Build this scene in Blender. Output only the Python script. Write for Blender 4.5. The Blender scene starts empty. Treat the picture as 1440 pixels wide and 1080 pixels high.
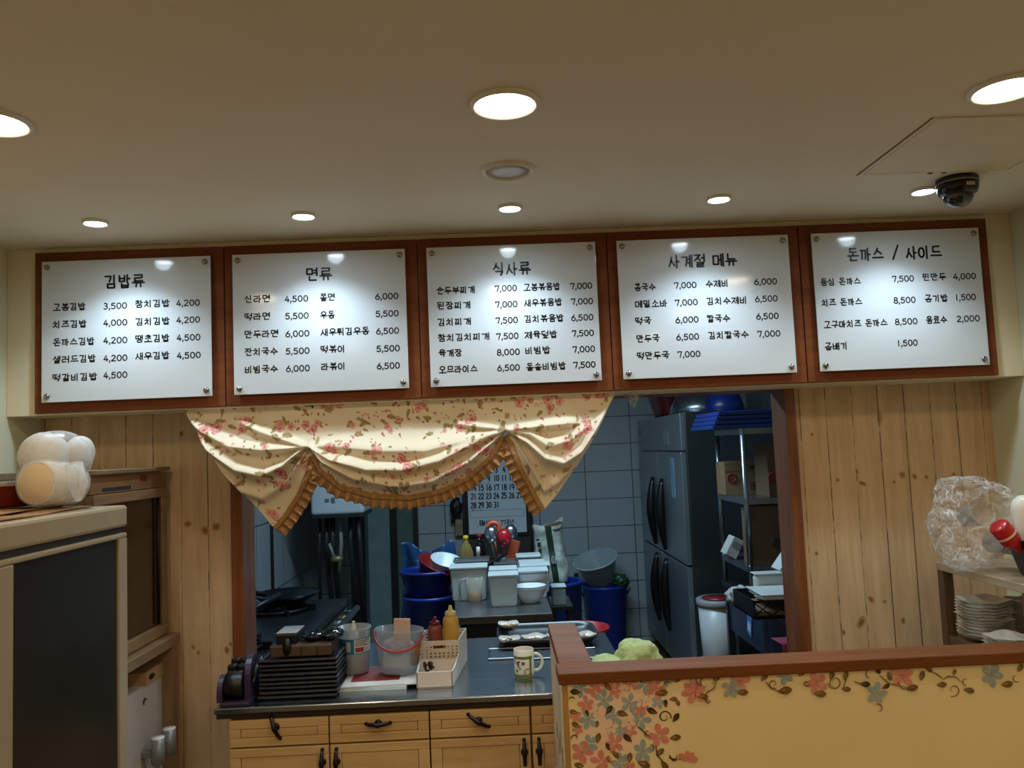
import bpy, bmesh, math, random
from mathutils import Vector, Matrix, noise as mnoise
R = math.radians
PI = math.pi
rnd = random.Random(7)
sc = bpy.context.scene
COL = sc.collection

# ---------------------------------------------------------------- camera
F, CX, CY = 1150.0, 720.0, 540.0
CAM = Vector((0, 0, 1.55))
_d = Vector(((700 - CX) / F, (CY - 630) / F, -1)).normalized()
_u0 = Vector((-math.sin(R(2.3)), math.cos(R(2.3)), 0))
_u = (_u0 - _d * _u0.dot(_d)).normalized()
_x = _d.cross(_u)
ROT = Matrix((_x, _d, _u))            # camera axes -> world axes
cd = bpy.data.cameras.new('camera')
cd.sensor_width = 36
cd.lens = F / 1440 * 36
cd.clip_start = 0.02
cam = bpy.data.objects.new('camera', cd)
COL.objects.link(cam)
cam.matrix_world = Matrix.Translation(CAM) @ ROT.to_4x4()
sc.camera = cam

def ray(px, py):
    return ROT @ Vector(((px - CX) / F, (CY - py) / F, -1))
def at(px, py, Y):
    r = ray(px, py); return CAM + r * (Y / r.y)
def atz(px, py, Z):
    r = ray(px, py); return CAM + r * ((Z - CAM.z) / r.z)
def atx(px, py, X):
    r = ray(px, py); return CAM + r * (X / r.x)

# ---------------------------------------------------------------- world, exposure, lights
w = bpy.data.worlds.new('world'); sc.world = w; w.use_nodes = True
w.node_tree.nodes['Background'].inputs[0].default_value = (0.9, 0.8, 0.65, 1)
w.node_tree.nodes['Background'].inputs[1].default_value = 0.0
sc.view_settings.view_transform = 'Standard'
sc.view_settings.look = 'None'
sc.view_settings.gamma = 1
sc.view_settings.exposure = 0.0
sc.cycles.use_denoising = True
sc.cycles.max_bounces = 10
sc.cycles.transparent_max_bounces = 16
sc.cycles.sample_clamp_indirect = 4

WARM = (1.0, 0.78, 0.52)
COOL = (0.67, 0.86, 1.0)
CEIL = 2.21
LED_W, LED_HALF, LED_BLEND = 12.0, 58, 0.75
WARM_W = 5.1
KITCHEN_W = 40.0

def spot(name, loc, power, color, half, blend, radius):
    l = bpy.data.lights.new(name, 'SPOT')
    l.energy = power; l.color = color; l.spot_size = R(2 * half); l.spot_blend = blend
    l.shadow_soft_size = radius
    o = bpy.data.objects.new(name, l); COL.objects.link(o); o.location = loc
    return o
def area(name, loc, power, color, sx, sy):
    l = bpy.data.lights.new(name, 'AREA'); l.shape = 'RECTANGLE'; l.size = sx; l.size_y = sy
    l.energy = power; l.color = color
    o = bpy.data.objects.new(name, l); COL.objects.link(o); o.location = loc
    return o

LED_POS = [(-1.07, 2.205), (-0.507, 2.21), (0.06, 2.205), (0.634, 2.19), (1.2, 2.185)]
for i, (x, y) in enumerate(LED_POS):
    spot('led_spot_light', (x, y + 0.06, CEIL - 0.010), LED_W, COOL, LED_HALF, LED_BLEND, 0.022)
    spot('led_spill_light', (x, y + 0.01, CEIL - 0.010), 3.0, COOL, 88, 1.0, 0.025)
WARM_POS = [(-0.935, 1.53), (0.04, 1.525), (1.02, 1.53)]
WARM_BACK = [(x, y) for y in (0.72, -0.1, -0.95, -1.8) for x in (-0.85, 0.06, 0.98)]
for x, y in WARM_POS + WARM_BACK:
    spot('warm_lamp_light', (x, y, CEIL - 0.03), WARM_W, WARM, 82, 0.35, 0.05)
area('kitchen_tube_light', (0.1, 3.9, 2.355), KITCHEN_W, (0.55, 0.80, 1.0), 1.2, 0.12)

# ---------------------------------------------------------------- materials
def lin(c):
    return tuple(((v / 255) / 12.92 if v / 255 <= 0.04045 else ((v / 255 + 0.055) / 1.055) ** 2.4) for v in c[:3]) + (1,)
class NT:
    def __init__(s, name):
        s.m = bpy.data.materials.new(name); s.m.use_nodes = True
        s.t = s.m.node_tree; s.b = s.t.nodes['Principled BSDF']; s.out = s.t.nodes['Material Output']
    def n(s, typ, **kw):
        nd = s.t.nodes.new(typ)
        for k, v in kw.items(): setattr(nd, k, v)
        return nd
    def l(s, a, b): s.t.links.new(a, b)
    def math(s, op, a, b=None, c=None):
        nd = s.n('ShaderNodeMath', operation=op)
        for i, v in enumerate((a, b, c)):
            if v is None: continue
            if hasattr(v, 'links'): s.l(v, nd.inputs[i])
            else: nd.inputs[i].default_value = v
        return nd.outputs[0]
    def mix(s, f, a, b):
        nd = s.n('ShaderNodeMix', data_type='RGBA')
        for k, v in ((0, f), (6, a), (7, b)):
            if hasattr(v, 'links'): s.l(v, nd.inputs[k])
            else: nd.inputs[k].default_value = v
        return nd.outputs[2]
    def obj(s): return s.n('ShaderNodeTexCoord').outputs['Object']
    def noise(s, vec, scale, detail=3, rough=.5):
        nd = s.n('ShaderNodeTexNoise'); nd.inputs['Scale'].default_value = scale
        nd.inputs['Detail'].default_value = detail; nd.inputs['Roughness'].default_value = rough
        s.l(vec, nd.inputs['Vector']); return nd.outputs['Fac']
    def mapping(s, vec, scale=(1, 1, 1), loc=(0, 0, 0)):
        nd = s.n('ShaderNodeMapping'); nd.inputs['Scale'].default_value = scale; nd.inputs['Location'].default_value = loc
        s.l(vec, nd.inputs['Vector']); return nd.outputs[0]
    def ramp(s, f, a, b):
        nd = s.n('ShaderNodeMapRange'); nd.interpolation_type = 'SMOOTHSTEP'
        nd.inputs[1].default_value = a; nd.inputs[2].default_value = b
        s.l(f, nd.inputs[0]); return nd.outputs[0]
    def bump(s, h, strength, dist):
        nd = s.n('ShaderNodeBump'); nd.inputs['Strength'].default_value = strength; nd.inputs['Distance'].default_value = dist
        s.l(h, nd.inputs['Height']); s.l(nd.outputs[0], s.b.inputs['Normal'])

MATS = {}
def mat(name, col, rough=.5, metal=0, var=.12, scale=9, emit=0, alpha=None, coat=0, bump=0, spec=.5):
    if name in MATS: return MATS[name]
    t = NT(name); c = lin(col)
    f = t.noise(t.obj(), scale)
    dk = tuple(v * (1 - var) for v in c[:3]) + (1,); lt = tuple(min(1, v * (1 + var * .6)) for v in c[:3]) + (1,)
    o = t.mix(t.ramp(f, .3, .7), dk, lt); t.l(o, t.b.inputs['Base Color'])
    t.b.inputs['Roughness'].default_value = rough; t.b.inputs['Metallic'].default_value = metal
    t.b.inputs['Coat Weight'].default_value = coat; t.b.inputs['Coat Roughness'].default_value = .06
    t.b.inputs['Specular IOR Level'].default_value = spec
    if emit:
        t.b.inputs['Emission Color'].default_value = c; t.b.inputs['Emission Strength'].default_value = emit
    if bump: t.bump(t.noise(t.obj(), scale * 6, 4), bump, .004)
    if alpha is not None:
        tr = t.n('ShaderNodeBsdfTransparent'); mx = t.n('ShaderNodeMixShader')
        fr = t.n('ShaderNodeLayerWeight'); fr.inputs[0].default_value = .35
        a = t.math('ADD', t.math('MULTIPLY', fr.outputs['Facing'], .45), alpha)
        t.l(t.math('MINIMUM', a, 1.0), mx.inputs[0]); t.l(tr.outputs[0], mx.inputs[1]); t.l(t.b.outputs[0], mx.inputs[2])
        t.l(mx.outputs[0], t.out.inputs[0])
    MATS[name] = t.m; return t.m
def wood(name, c1, c2, axis='X', scale=1.0, rough=.45, knots=0, groove=None, coat=0):
    """grain stretched along axis; optional knots; groove = (spacing, offset) dark dirt lines across X"""
    if name in MATS: return MATS[name]
    t = NT(name); v = t.obj()
    st = {'X': (1.2, 14, 14), 'Y': (14, 1.2, 14), 'Z': (14, 14, 1.2)}[axis]
    g = t.noise(t.mapping(v, tuple(k * scale for k in st)), 3.0, 6, .65)
    big = t.noise(v, 2.2, 2)
    f = t.math('ADD', t.math('MULTIPLY', t.ramp(g, .3, .72), .75), t.math('MULTIPLY', big, .25))
    o = t.mix(f, lin(c1), lin(c2))
    if knots:
        ks = {'X': (3.2, 9, 9), 'Y': (9, 3.2, 9), 'Z': (9.5, .01, 4.2)}[axis]
        vo = t.n('ShaderNodeTexVoronoi'); vo.inputs['Scale'].default_value = 1.0
        vo.inputs['Randomness'].default_value = 1.0
        t.l(t.mapping(v, ks), vo.inputs['Vector'])
        sel = t.n('ShaderNodeSeparateColor'); t.l(vo.outputs['Color'], sel.inputs[0])
        k = t.math('MULTIPLY', t.math('SUBTRACT', 1.0, t.ramp(vo.outputs['Distance'], .03, .16)), t.math('GREATER_THAN', sel.outputs[0], 1 - knots))
        o = t.mix(t.math('MULTIPLY', k, .75), o, lin((104, 66, 22)))
    if groove:
        sep = t.n('ShaderNodeSeparateXYZ'); t.l(v, sep.inputs[0])
        fr = t.math('FRACT', t.math('DIVIDE', t.math('ADD', sep.outputs[0], 50 * groove[0] - groove[1]), groove[0]))
        dist = t.math('MINIMUM', fr, t.math('SUBTRACT', 1.0, fr))
        lv = t.noise(t.mapping(v, (6, 1, 26)), 1.0, 3)
        bd = t.noise(t.mapping(v, (11, 1, .6), (3.3, 0, 0)), 1.0, 1)
        line = t.math('MULTIPLY', t.math('LESS_THAN', dist, .018), t.ramp(t.math('ADD', t.math('MULTIPLY', lv, .5), t.math('MULTIPLY', bd, .6)), .45, .62))
        o = t.mix(t.math('MULTIPLY', line, .85), o, lin((60, 38, 18)))
        t.bump(t.math('SMOOTH_MIN', t.ramp(dist, 0, .04), 1.0, .1), .5, .004)
    else:
        t.bump(g, .12, .002)
    t.l(o, t.b.inputs['Base Color']); t.b.inputs['Roughness'].default_value = rough
    t.b.inputs['Coat Weight'].default_value = coat; t.b.inputs['Coat Roughness'].default_value = .2
    MATS[name] = t.m; return t.m
def tile(name, col, grout, ax, bw, bh, ox, oz, rough=.18):
    if name in MATS: return MATS[name]
    t = NT(name); v = t.obj()
    sep = t.n('ShaderNodeSeparateXYZ'); t.l(v, sep.inputs[0])
    cmb = t.n('ShaderNodeCombineXYZ')
    t.l(t.math('ADD', sep.outputs[ax], 20 * bw - ox), cmb.inputs[0]); t.l(t.math('ADD', sep.outputs[2], 20 * bh - oz), cmb.inputs[1])
    br = t.n('ShaderNodeTexBrick'); br.offset = 0; br.squash = 1
    br.inputs['Scale'].default_value = 1; br.inputs['Brick Width'].default_value = bw; br.inputs['Row Height'].default_value = bh
    br.inputs['Mortar Size'].default_value = .0035; br.inputs['Mortar Smooth'].default_value = .1
    c = lin(col)
    br.inputs['Color1'].default_value = c; br.inputs['Color2'].default_value = tuple(k * .94 for k in c[:3]) + (1,)
    br.inputs['Mortar'].default_value = lin(grout)
    t.l(cmb.outputs[0], br.inputs['Vector'])
    o = t.mix(t.math('MULTIPLY', t.ramp(t.noise(v, 1.6, 4), .45, .75), .25), br.outputs['Color'], lin((150, 148, 135)))
    t.l(o, t.b.inputs['Base Color']); t.b.inputs['Roughness'].default_value = rough
    t.bump(t.math('SUBTRACT', 1.0, br.outputs['Fac']), .3, .002)
    MATS[name] = t.m; return t.m

# ---------------------------------------------------------------- mesh builder
class MB:
    def __init__(s): s.v = []; s.f = []; s.mi = []; s.sm = []; s.cur = 0
    def add(s, vs, fs, smooth=False, M=None):
        o = len(s.v)
        s.v += [(M @ Vector(p)) if M else Vector(p) for p in vs]
        s.f += [tuple(i + o for i in f) for f in fs]
        s.mi += [s.cur] * len(fs); s.sm += [smooth] * len(fs); return s
    def bm(s, b, smooth=False, M=None):
        b.verts.index_update()
        s.add([v.co.copy() for v in b.verts], [[v.index for v in f.verts] for f in b.faces], smooth, M); b.free(); return s
    def box(s, lo, hi, r=0, M=None, seg=2):
        lo = Vector(lo); hi = Vector(hi)
        b = bmesh.new(); bmesh.ops.create_cube(b, size=1)
        for v in b.verts: v.co = Vector([lo[i] + (v.co[i] + .5) * (hi[i] - lo[i]) for i in range(3)])
        if r:
            r = min(r, min(abs(hi[i] - lo[i]) for i in range(3)) * .49)
            bmesh.ops.bevel(b, geom=b.edges[:], offset=r, segments=seg, affect='EDGES', profile=.5)
        return s.bm(b, False, M)
    def lathe(s, prof, c=(0, 0, 0), n=28, M=None, sx=1, sy=1, cap=True, smooth=True):
        vs = []; fs = []
        for (r, z) in prof:
            for k in range(n):
                a = 2 * PI * k / n; vs.append((c[0] + r * sx * math.cos(a), c[1] + r * sy * math.sin(a), c[2] + z))
        for i in range(len(prof) - 1):
            for k in range(n):
                a = i * n + k; b = i * n + (k + 1) % n; fs.append((a, b, b + n, a + n))
        if cap:
            if prof[0][0] > 1e-5: fs.append(tuple(range(n - 1, -1, -1)))
            if prof[-1][0] > 1e-5: fs.append(tuple((len(prof) - 1) * n + k for k in range(n)))
        return s.add(vs, fs, smooth, M)
    def tube(s, pts, r, n=10, cap=True, M=None):
        pts = [Vector(p) for p in pts]; rs = r if isinstance(r, (list, tuple)) else [r] * len(pts)
        vs = []; fs = []; prev = None
        for i, p in enumerate(pts):
            t = (pts[min(i + 1, len(pts) - 1)] - pts[max(i - 1, 0)]).normalized()
            a = prev if prev else (Vector((0, 0, 1)) if abs(t.z) < .9 else Vector((1, 0, 0)))
            x = (a - t * a.dot(t)).normalized(); prev = x; y = t.cross(x)
            for k in range(n):
                q = 2 * PI * k / n; vs.append(p + (x * math.cos(q) + y * math.sin(q)) * rs[i])
        for i in range(len(pts) - 1):
            for k in range(n):
                a = i * n + k; b = i * n + (k + 1) % n; fs.append((a, b, b + n, a + n))
        if cap: fs += [tuple(range(n - 1, -1, -1)), tuple((len(pts) - 1) * n + k for k in range(n))]
        return s.add(vs, fs, True, M)
    def grid(s, fn, nu, nv, smooth=True, wrap=False, M=None):
        vs = [fn(i / nu, j / nv) for j in range(nv + 1) for i in range(nu + 1)]
        fs = [(j * (nu + 1) + i, j * (nu + 1) + i + 1, (j + 1) * (nu + 1) + i + 1, (j + 1) * (nu + 1) + i) for j in range(nv) for i in range(nu)]
        return s.add(vs, fs, smooth, M)
    def prism(s, poly, axis, a, b):
        """poly of 2D points extruded from a to b along axis ('X','Y','Z')"""
        def P(p, h): return {'X': (h, p[0], p[1]), 'Y': (p[0], h, p[1]), 'Z': (p[0], p[1], h)}[axis]
        n = len(poly); vs = [P(p, a) for p in poly] + [P(p, b) for p in poly]
        fs = [tuple(range(n - 1, -1, -1)), tuple(range(n, 2 * n))] + [(i, (i + 1) % n, n + (i + 1) % n, n + i) for i in range(n)]
        return s.add(vs, fs)
    def build(s, name, mats, parent=None, world=True, thick=0, fixn=True):
        me = bpy.data.meshes.new(name)
        off = Vector((0, 0, 0))
        o = bpy.data.objects.new(name, me)
        vs = s.v
        if parent and world:
            p = parent
            while p: off += p.location; p = p.parent
            vs = [v - off for v in vs]
        elif not parent and vs:
            lo = Vector([min(v[i] for v in vs) for i in range(3)]); hi = Vector([max(v[i] for v in vs) for i in range(3)])
            off = Vector(((lo.x + hi.x) / 2, (lo.y + hi.y) / 2, lo.z)); vs = [v - off for v in vs]; o.location = off
        me.from_pydata([tuple(v) for v in vs], [], s.f)
        for m in (mats if isinstance(mats, (list, tuple)) else [mats]): me.materials.append(m)
        me.polygons.foreach_set('material_index', s.mi); me.polygons.foreach_set('use_smooth', s.sm)
        if fixn:
            b = bmesh.new(); b.from_mesh(me); bmesh.ops.recalc_face_normals(b, faces=b.faces[:]); b.to_mesh(me); b.free()
        COL.objects.link(o)
        if parent: o.parent = parent
        if thick:
            md = o.modifiers.new('solid', 'SOLIDIFY'); md.thickness = thick; md.offset = 0
        return o
def rotz(a, c): return Matrix.Translation(Vector(c)) @ Matrix.Rotation(a, 4, 'Z')
def TR(c, rx=0, ry=0, rz=0):
    return Matrix.Translation(Vector(c)) @ Matrix.Rotation(rz, 4, 'Z') @ Matrix.Rotation(ry, 4, 'Y') @ Matrix.Rotation(rx, 4, 'X')
def tag(o, label, cat, group=None, kind=None):
    o['label'] = label; o['category'] = cat
    if group: o['group'] = group
    if kind: o['kind'] = kind
    return o
def thing(name, label, cat, loc, group=None):
    o = bpy.data.objects.new(name, None); COL.objects.link(o); o.location = Vector(loc); o.empty_display_size = .05
    return tag(o, label, cat, group)
def struct(name, mb, m):
    o = mb.build(name, m); o['kind'] = 'structure'; return o
def copy_tree(o, parent=None):
    c = o.copy(); COL.objects.link(c)
    if parent: c.parent = parent
    for ch in list(o.children): copy_tree(ch, c)
    return c
ORD = ['topmost', 'second from the top', 'third from the top', 'fourth from the top', 'fifth from the top', 'sixth from the top',
       'seventh from the top', 'eighth from the top', 'ninth from the top', 'tenth from the top', 'eleventh from the top',
       'twelfth from the top', 'thirteenth from the top', 'fourteenth from the top']

# ---------------------------------------------------------------- stroke lettering (Hangul, digits)
def arc(cx, cy, rx, ry, a0=0, a1=360, n=18):
    return [(cx + rx * math.cos(R(a0 + (a1 - a0) * k / n)), cy + ry * math.sin(R(a0 + (a1 - a0) * k / n))) for k in range(n + 1)]
CIRC = arc(.5, .5, .5, .5)
CJ = {
 'ㄱ': [[(0, .95), (.95, .95), (.88, .5), (.7, 0)]], 'ㄴ': [[(.08, 1), (.08, .1), (1, .1)]],
 'ㄷ': [[(.95, .97), (.08, .93), (.08, .05), (1, .05)]], 'ㄹ': [[(0, 1), (.95, 1), (.92, .55), (.05, .5), (.05, .02), (1, .05)]],
 'ㅁ': [[(.05, .95), (.05, .05), (.95, .05), (.95, .95), (.05, .95)]],
 'ㅂ': [[(.06, 1), (.08, 0), (.92, 0), (.94, 1)], [(.08, .5), (.92, .5)]],
 'ㅅ': [[(.5, 1), (.38, .5), (0, 0)], [(.42, .62), (1, .05)]], 'ㅇ': [CIRC],
 'ㅈ': [[(0, .97), (1, .97), (.6, .55), (0, 0)], [(.5, .5), (1, 0)]],
 'ㅊ': [[(.35, 1.08), (.68, 1.04)], [(0, .77), (1, .77), (.6, .42), (0, 0)], [(.5, .38), (1, 0)]],
 'ㅋ': [[(0, .95), (.95, .95), (.88, .5), (.7, 0)], [(.02, .5), (.85, .52)]],
 'ㅌ': [[(.95, .97), (.08, .97), (.08, .05), (1, .05)], [(.08, .5), (.9, .5)]],
 'ㅍ': [[(0, 1), (1, 1)], [(0, 0), (1, 0)], [(.3, 1), (.35, 0)], [(.7, 1), (.65, 0)]],
 'ㅎ': [[(.35, 1.08), (.68, 1.08)], [(0, .78), (1, .78)], arc(.5, .3, .36, .3)],
}
for d, s in (('ㄲ', 'ㄱ'), ('ㄸ', 'ㄷ'), ('ㅃ', 'ㅂ'), ('ㅆ', 'ㅅ'), ('ㅉ', 'ㅈ')):
    CJ[d] = [[(x * .38, y) for x, y in st] for st in CJ[s]] + [[(x * .40 + .60, y) for x, y in st] for st in CJ[s]]
VJ = {
 'ㅏ': [[(.3, 1), (.3, 0)], [(.3, .5), (.95, .5)]], 'ㅐ': [[(.15, .95), (.15, .05)], [(.8, 1), (.8, 0)], [(.15, .5), (.8, .5)]],
 'ㅑ': [[(.3, 1), (.3, 0)], [(.3, .66), (.95, .66)], [(.3, .36), (.95, .36)]],
 'ㅓ': [[(.8, 1), (.8, 0)], [(.1, .5), (.8, .5)]], 'ㅔ': [[(.4, .95), (.4, .05)], [(.92, 1), (.92, 0)], [(-.1, .5), (.4, .5)]],
 'ㅕ': [[(.8, 1), (.8, 0)], [(.1, .68), (.8, .68)], [(.1, .36), (.8, .36)]],
 'ㅖ': [[(.4, .95), (.4, .05)], [(.92, 1), (.92, 0)], [(-.1, .66), (.4, .66)], [(-.1, .36), (.4, .36)]], 'ㅣ': [[(.45, 1), (.45, 0)]],
 'ㅗ': [[(0, .1), (1, .1)], [(.5, .1), (.5, 1)]], 'ㅛ': [[(0, .1), (1, .1)], [(.32, .1), (.32, .95)], [(.68, .1), (.68, .95)]],
 'ㅜ': [[(0, .9), (1, .9)], [(.5, .9), (.5, 0)]], 'ㅠ': [[(0, .9), (1, .9)], [(.34, .9), (.3, 0)], [(.66, .9), (.7, 0)]], 'ㅡ': [[(0, .5), (1, .5)]],
}
INI = 'ㄱㄲㄴㄷㄸㄹㅁㅂㅃㅅㅆㅇㅈㅉㅊㅋㅌㅍㅎ'
MED = 'ㅏㅐㅑㅒㅓㅔㅕㅖㅗㅘㅙㅚㅛㅜㅝㅞㅟㅠㅡㅢㅣ'
FIN = ' ㄱㄲㄳㄴㄵㄶㄷㄹㄺㄻㄼㄽㄾㄿㅀㅁㅂㅄㅅㅆㅇㅈㅊㅋㅌㅍㅎ'
CMP = {'ㅘ': ('ㅗ', 'ㅏ'), 'ㅚ': ('ㅗ', 'ㅣ'), 'ㅟ': ('ㅜ', 'ㅣ'), 'ㅢ': ('ㅡ', 'ㅣ'), 'ㅝ': ('ㅜ', 'ㅓ')}
def boxed(sts, x0, y0, x1, y1): return [[(x0 + (x1 - x0) * x, y0 + (y1 - y0) * y) for x, y in st] for st in sts]
def syllable(ch):
    c = ord(ch) - 0xAC00; i = INI[c // 588]; m = MED[c % 588 // 28]; f = FIN[c % 28]
    o = []
    if f != ' ':
        o += boxed(CJ[f], .2, .02, .82, .34)
        if m in CMP: a, b = CMP[m]; o += boxed(CJ[i], .05, .68, .55, .98) + boxed(VJ[a], .0, .42, .62, .62) + boxed(VJ[b], .66, .38, .95, 1)
        elif m in 'ㅗㅛㅜㅠㅡ': o += boxed(CJ[i], .18, .7, .8, 1) + boxed(VJ[m], .0, .4, .98, .62)
        else: o += boxed(CJ[i], .02, .5, .52, .95) + boxed(VJ[m], .6, .4, .95, 1)
    else:
        if m in CMP: a, b = CMP[m]; o += boxed(CJ[i], .05, .5, .55, .92) + boxed(VJ[a], .0, .08, .62, .42) + boxed(VJ[b], .66, .0, .95, 1)
        elif m in 'ㅗㅛㅜㅠㅡ': o += boxed(CJ[i], .15, .48, .83, .95) + boxed(VJ[m], .0, .04, .98, .4)
        else: o += boxed(CJ[i], .02, .12, .52, .85) + boxed(VJ[m], .6, .0, .95, .98)
    return o
DG = {
 '0': [arc(.5, .5, .46, .48)], '1': [[(.5, 1), (.5, 0)]],
 '2': [arc(.48, .72, .4, .27, 160, -20, 9) + [(.05, .03), (.95, .03)]],
 '3': [arc(.42, .75, .38, .25, 130, -90, 10) + arc(.42, .26, .45, .26, 90, -140, 10)],
 '4': [[(.62, 1), (.03, .3), (1, .3)], [(.7, .62), (.7, 0)]],
 '5': [[(.9, .97), (.2, .97), (.12, .55)] + arc(.45, .32, .45, .31, 120, -150, 12)],
 '6': [[(.7, 1), (.25, .6)] + arc(.5, .3, .45, .3, 150, 510, 16)],
 '7': [[(.05, .8), (.05, .97), (.95, .97), (.5, 0)]], '8': [arc(.5, .74, .36, .25), arc(.5, .25, .45, .25)],
 '9': [arc(.5, .68, .42, .3, 0, 360, 16) + [(.9, .65), (.65, 0)]],
 ',': [[(.55, .12), (.3, -.2)]], '/': [[(.1, -.05), (.9, 1.05)]], '.': [[(.5, .02), (.52, .04)]],
 'D': [[(.1, 0), (.1, 1), (.5, 1), (.9, .65), (.9, .35), (.5, 0), (.1, 0)]],
}
ADV = {',': (.26, .2), '/': (.9, .6), '.': (.3, .2), '1': (.58, .4)}
def layout(text, hd=.78):
    """strokes in a frame where a Hangul cell is 1 high; returns strokes, width"""
    x = 0; out = []
    for ch in text:
        if ch == ' ': x += .45; continue
        if ord(ch) >= 0xAC00: out += boxed(syllable(ch), x, 0, x + .9, 1); x += 1.04
        else:
            a, wd = ADV.get(ch, (.72, .56)); h = 1 if ch == '/' else hd
            out += boxed(DG[ch], x + (a - wd) / 2, .08, x + (a - wd) / 2 + wd, .08 + h); x += a
    return out, max(x - .1, .3)
def write(mb, text, o, ux, uz, x0, x1, yc, h, t, hd=.78, slant=0):
    """letter strokes as flat rounded ribbons on the plane o + ux*x + uz*z, fitted between x0 and x1"""
    st, wd = layout(text, hd); k = (x1 - x0) / wd
    for s in st:
        p = [(x0 + (x + slant * y) * k, yc + (y - .5) * h) for x, y in s]
        for (a, b) in zip(p, p[1:]):
            dx, dy = b[0] - a[0], b[1] - a[1]; L = math.hypot(dx, dy)
            if L < 1e-7: continue
            nx, ny = -dy / L * t / 2, dx / L * t / 2
            q = [(a[0] + nx, a[1] + ny)]
            q = [(a[0] + nx, a[1] + ny), (a[0] - dx / L * t * .38 + nx * .5, a[1] - dy / L * t * .38 + ny * .5), (a[0] - dx / L * t * .38 - nx * .5, a[1] - dy / L * t * .38 - ny * .5), (a[0] - nx, a[1] - ny),
                 (b[0] - nx, b[1] - ny), (b[0] + dx / L * t * .38 - nx * .5, b[1] + dy / L * t * .38 - ny * .5), (b[0] + dx / L * t * .38 + nx * .5, b[1] + dy / L * t * .38 + ny * .5), (b[0] + nx, b[1] + ny)]
            mb.add([o + ux * u + uz * v for u, v in q], [tuple(range(8))])
# ================================================================ THE SETTING
YW = 2.65                    # dining face of the plank wall
XL, XR = -1.462, 1.62
cream = mat('cream_paint', (226, 214, 182), .6, var=.04, scale=2)
wallgreen = mat('pale_wall_paint', (216, 216, 188), .6, var=.04, scale=2)
ceilm = mat('ceiling_paint', (226, 214, 190), .75, var=.03, scale=1.5)
trimw = wood('brown_trim_wood', (94, 52, 24), (140, 80, 38), 'Z', 1.0, .4, coat=.15)
capw = wood('cap_wood', (94, 54, 22), (126, 72, 30), 'X', 1.0, .6)
capw.node_tree.nodes['Principled BSDF'].inputs['Specular IOR Level'].default_value = .2
boardw = wood('board_wood', (98, 50, 22), (128, 68, 32), 'X', .6, .55)
boardw.node_tree.nodes['Principled BSDF'].inputs['Specular IOR Level'].default_value = .2

m = MB(); m.box((-1.6, -3, -.1), (2.1, 6.7, 0)); struct('floor', m, wood('floor_wood', (96, 72, 52), (124, 96, 70), 'Y', .6, .4))
m = MB(); m.box((-1.6, -3, CEIL), (1.75, 2.8, CEIL + .08)); struct('ceiling', m, ceilm)
m = MB(); m.box((XL - .12, -3, 0), (XL, YW, CEIL)); struct('wall_left', m, wallgreen)
m = MB(); m.box((XR, -3, 0), (XR + .12, YW, CEIL)); struct('wall_right', m, wallgreen)
m = MB(); m.box((-1.6, -3.12, 0), (1.75, -3, CEIL)); struct('wall_front', m, cream)
XO0, XO1 = -.857, .972       # outer edges of the opening's trims
KNOTS = [(1178, 675, .006, .005, 0), (1205, 663, .004, .007, .3), (1213, 680, .012, .006, -.4), (1269, 668, .009, .010, .4), (1257, 678, .005, .005, 0), (1286, 670, .006, .010, .4), (1303, 671, .006, .006, 0), (1341, 668, .006, .007, 0),
 (1148, 778, .006, .006, 0), (1225, 843, .012, .007, -.8), (1244, 846, .006, .005, 0), (1211, 875, .010, .018, -.5), (1186, 889, .006, .008, .2), (1270, 873, .006, .010, 0), (1142, 611, .005, .005, 0), (1330, 880, .005, .006, 0),
 (264, 737, .010, .009, .5), (289, 746, .010, .013, .7), (304, 741, .012, .012, -.5), (326, 733, .012, .007, -.6), (272, 910, .006, .007, 0), (279, 918, .005, .006, 0), (319, 914, .007, .010, .2), (324, 906, .004, .006, 0), (255, 610, .006, .008, 0)]
def plank_wall(x0, x1, z0, z1, gx, name):
    m = MB(); m.box((x0, YW, z0), (x1, YW + .1, z1)); m.cur = 1
    for px, py, rx_, rz_, a_ in KNOTS:
        q = at(px, py, YW - .0004)
        if not x0 < q.x < x1: continue
        for k_, (f_, d_) in enumerate(((1.25, 0), (.75, .0003))):
            m.cur = 1 + k_
            m.add([(q.x + f_ * (1 + .18 * math.sin(a * 2.3 + px)) * (rx_ * math.cos(a * PI / 8) * math.cos(a_) - rz_ * math.sin(a * PI / 8) * math.sin(a_)), YW - .0004 - d_, q.z + f_ * (rx_ * math.cos(a * PI / 8) * math.sin(a_) + rz_ * math.sin(a * PI / 8) * math.cos(a_))) for a in range(16)], [tuple(range(16))])
    pm = wood('pine_planks_' + name, (184, 152, 114), (216, 186, 148), 'Z', .7, .5, knots=.12, groove=(.0862, gx - (x0 + x1) / 2))
    struct(name, m, [pm, mat('knot_halo', (182, 142, 92), .55, var=.2, scale=60), mat('knot_core', (146, 104, 56), .55, var=.3, scale=60)])
plank_wall(XL - .12, XO0, 0, CEIL, at(293, 760, YW).x, 'wall_back')
plank_wall(XO1, XR + .12, 0, CEIL, at(1174, 757, YW).x, 'wall_back_right')
m = MB(); m.box((XO0, YW, 1.73), (XO1, YW + .1, CEIL)); struct('wall_back_header', m, cream)
m = MB(); m.box((XO0, YW - .012, 0), (XO0 + .036, YW + .125, 1.735), .003); struct('trim_1', m, trimw)
m = MB(); m.box((XO1 - .034, YW - .012, 0), (XO1, YW + .125, 1.735), .003); struct('trim_2', m, trimw)
m = MB(); m.box((XO0 + .036, YW - .012, 1.70), (XO1 - .034, YW + .125, 1.735), .003); struct('trim_3', m, wood('brown_trim_wood_x', (92, 44, 18), (140, 74, 32), 'X', 1.0, .4))
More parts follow.
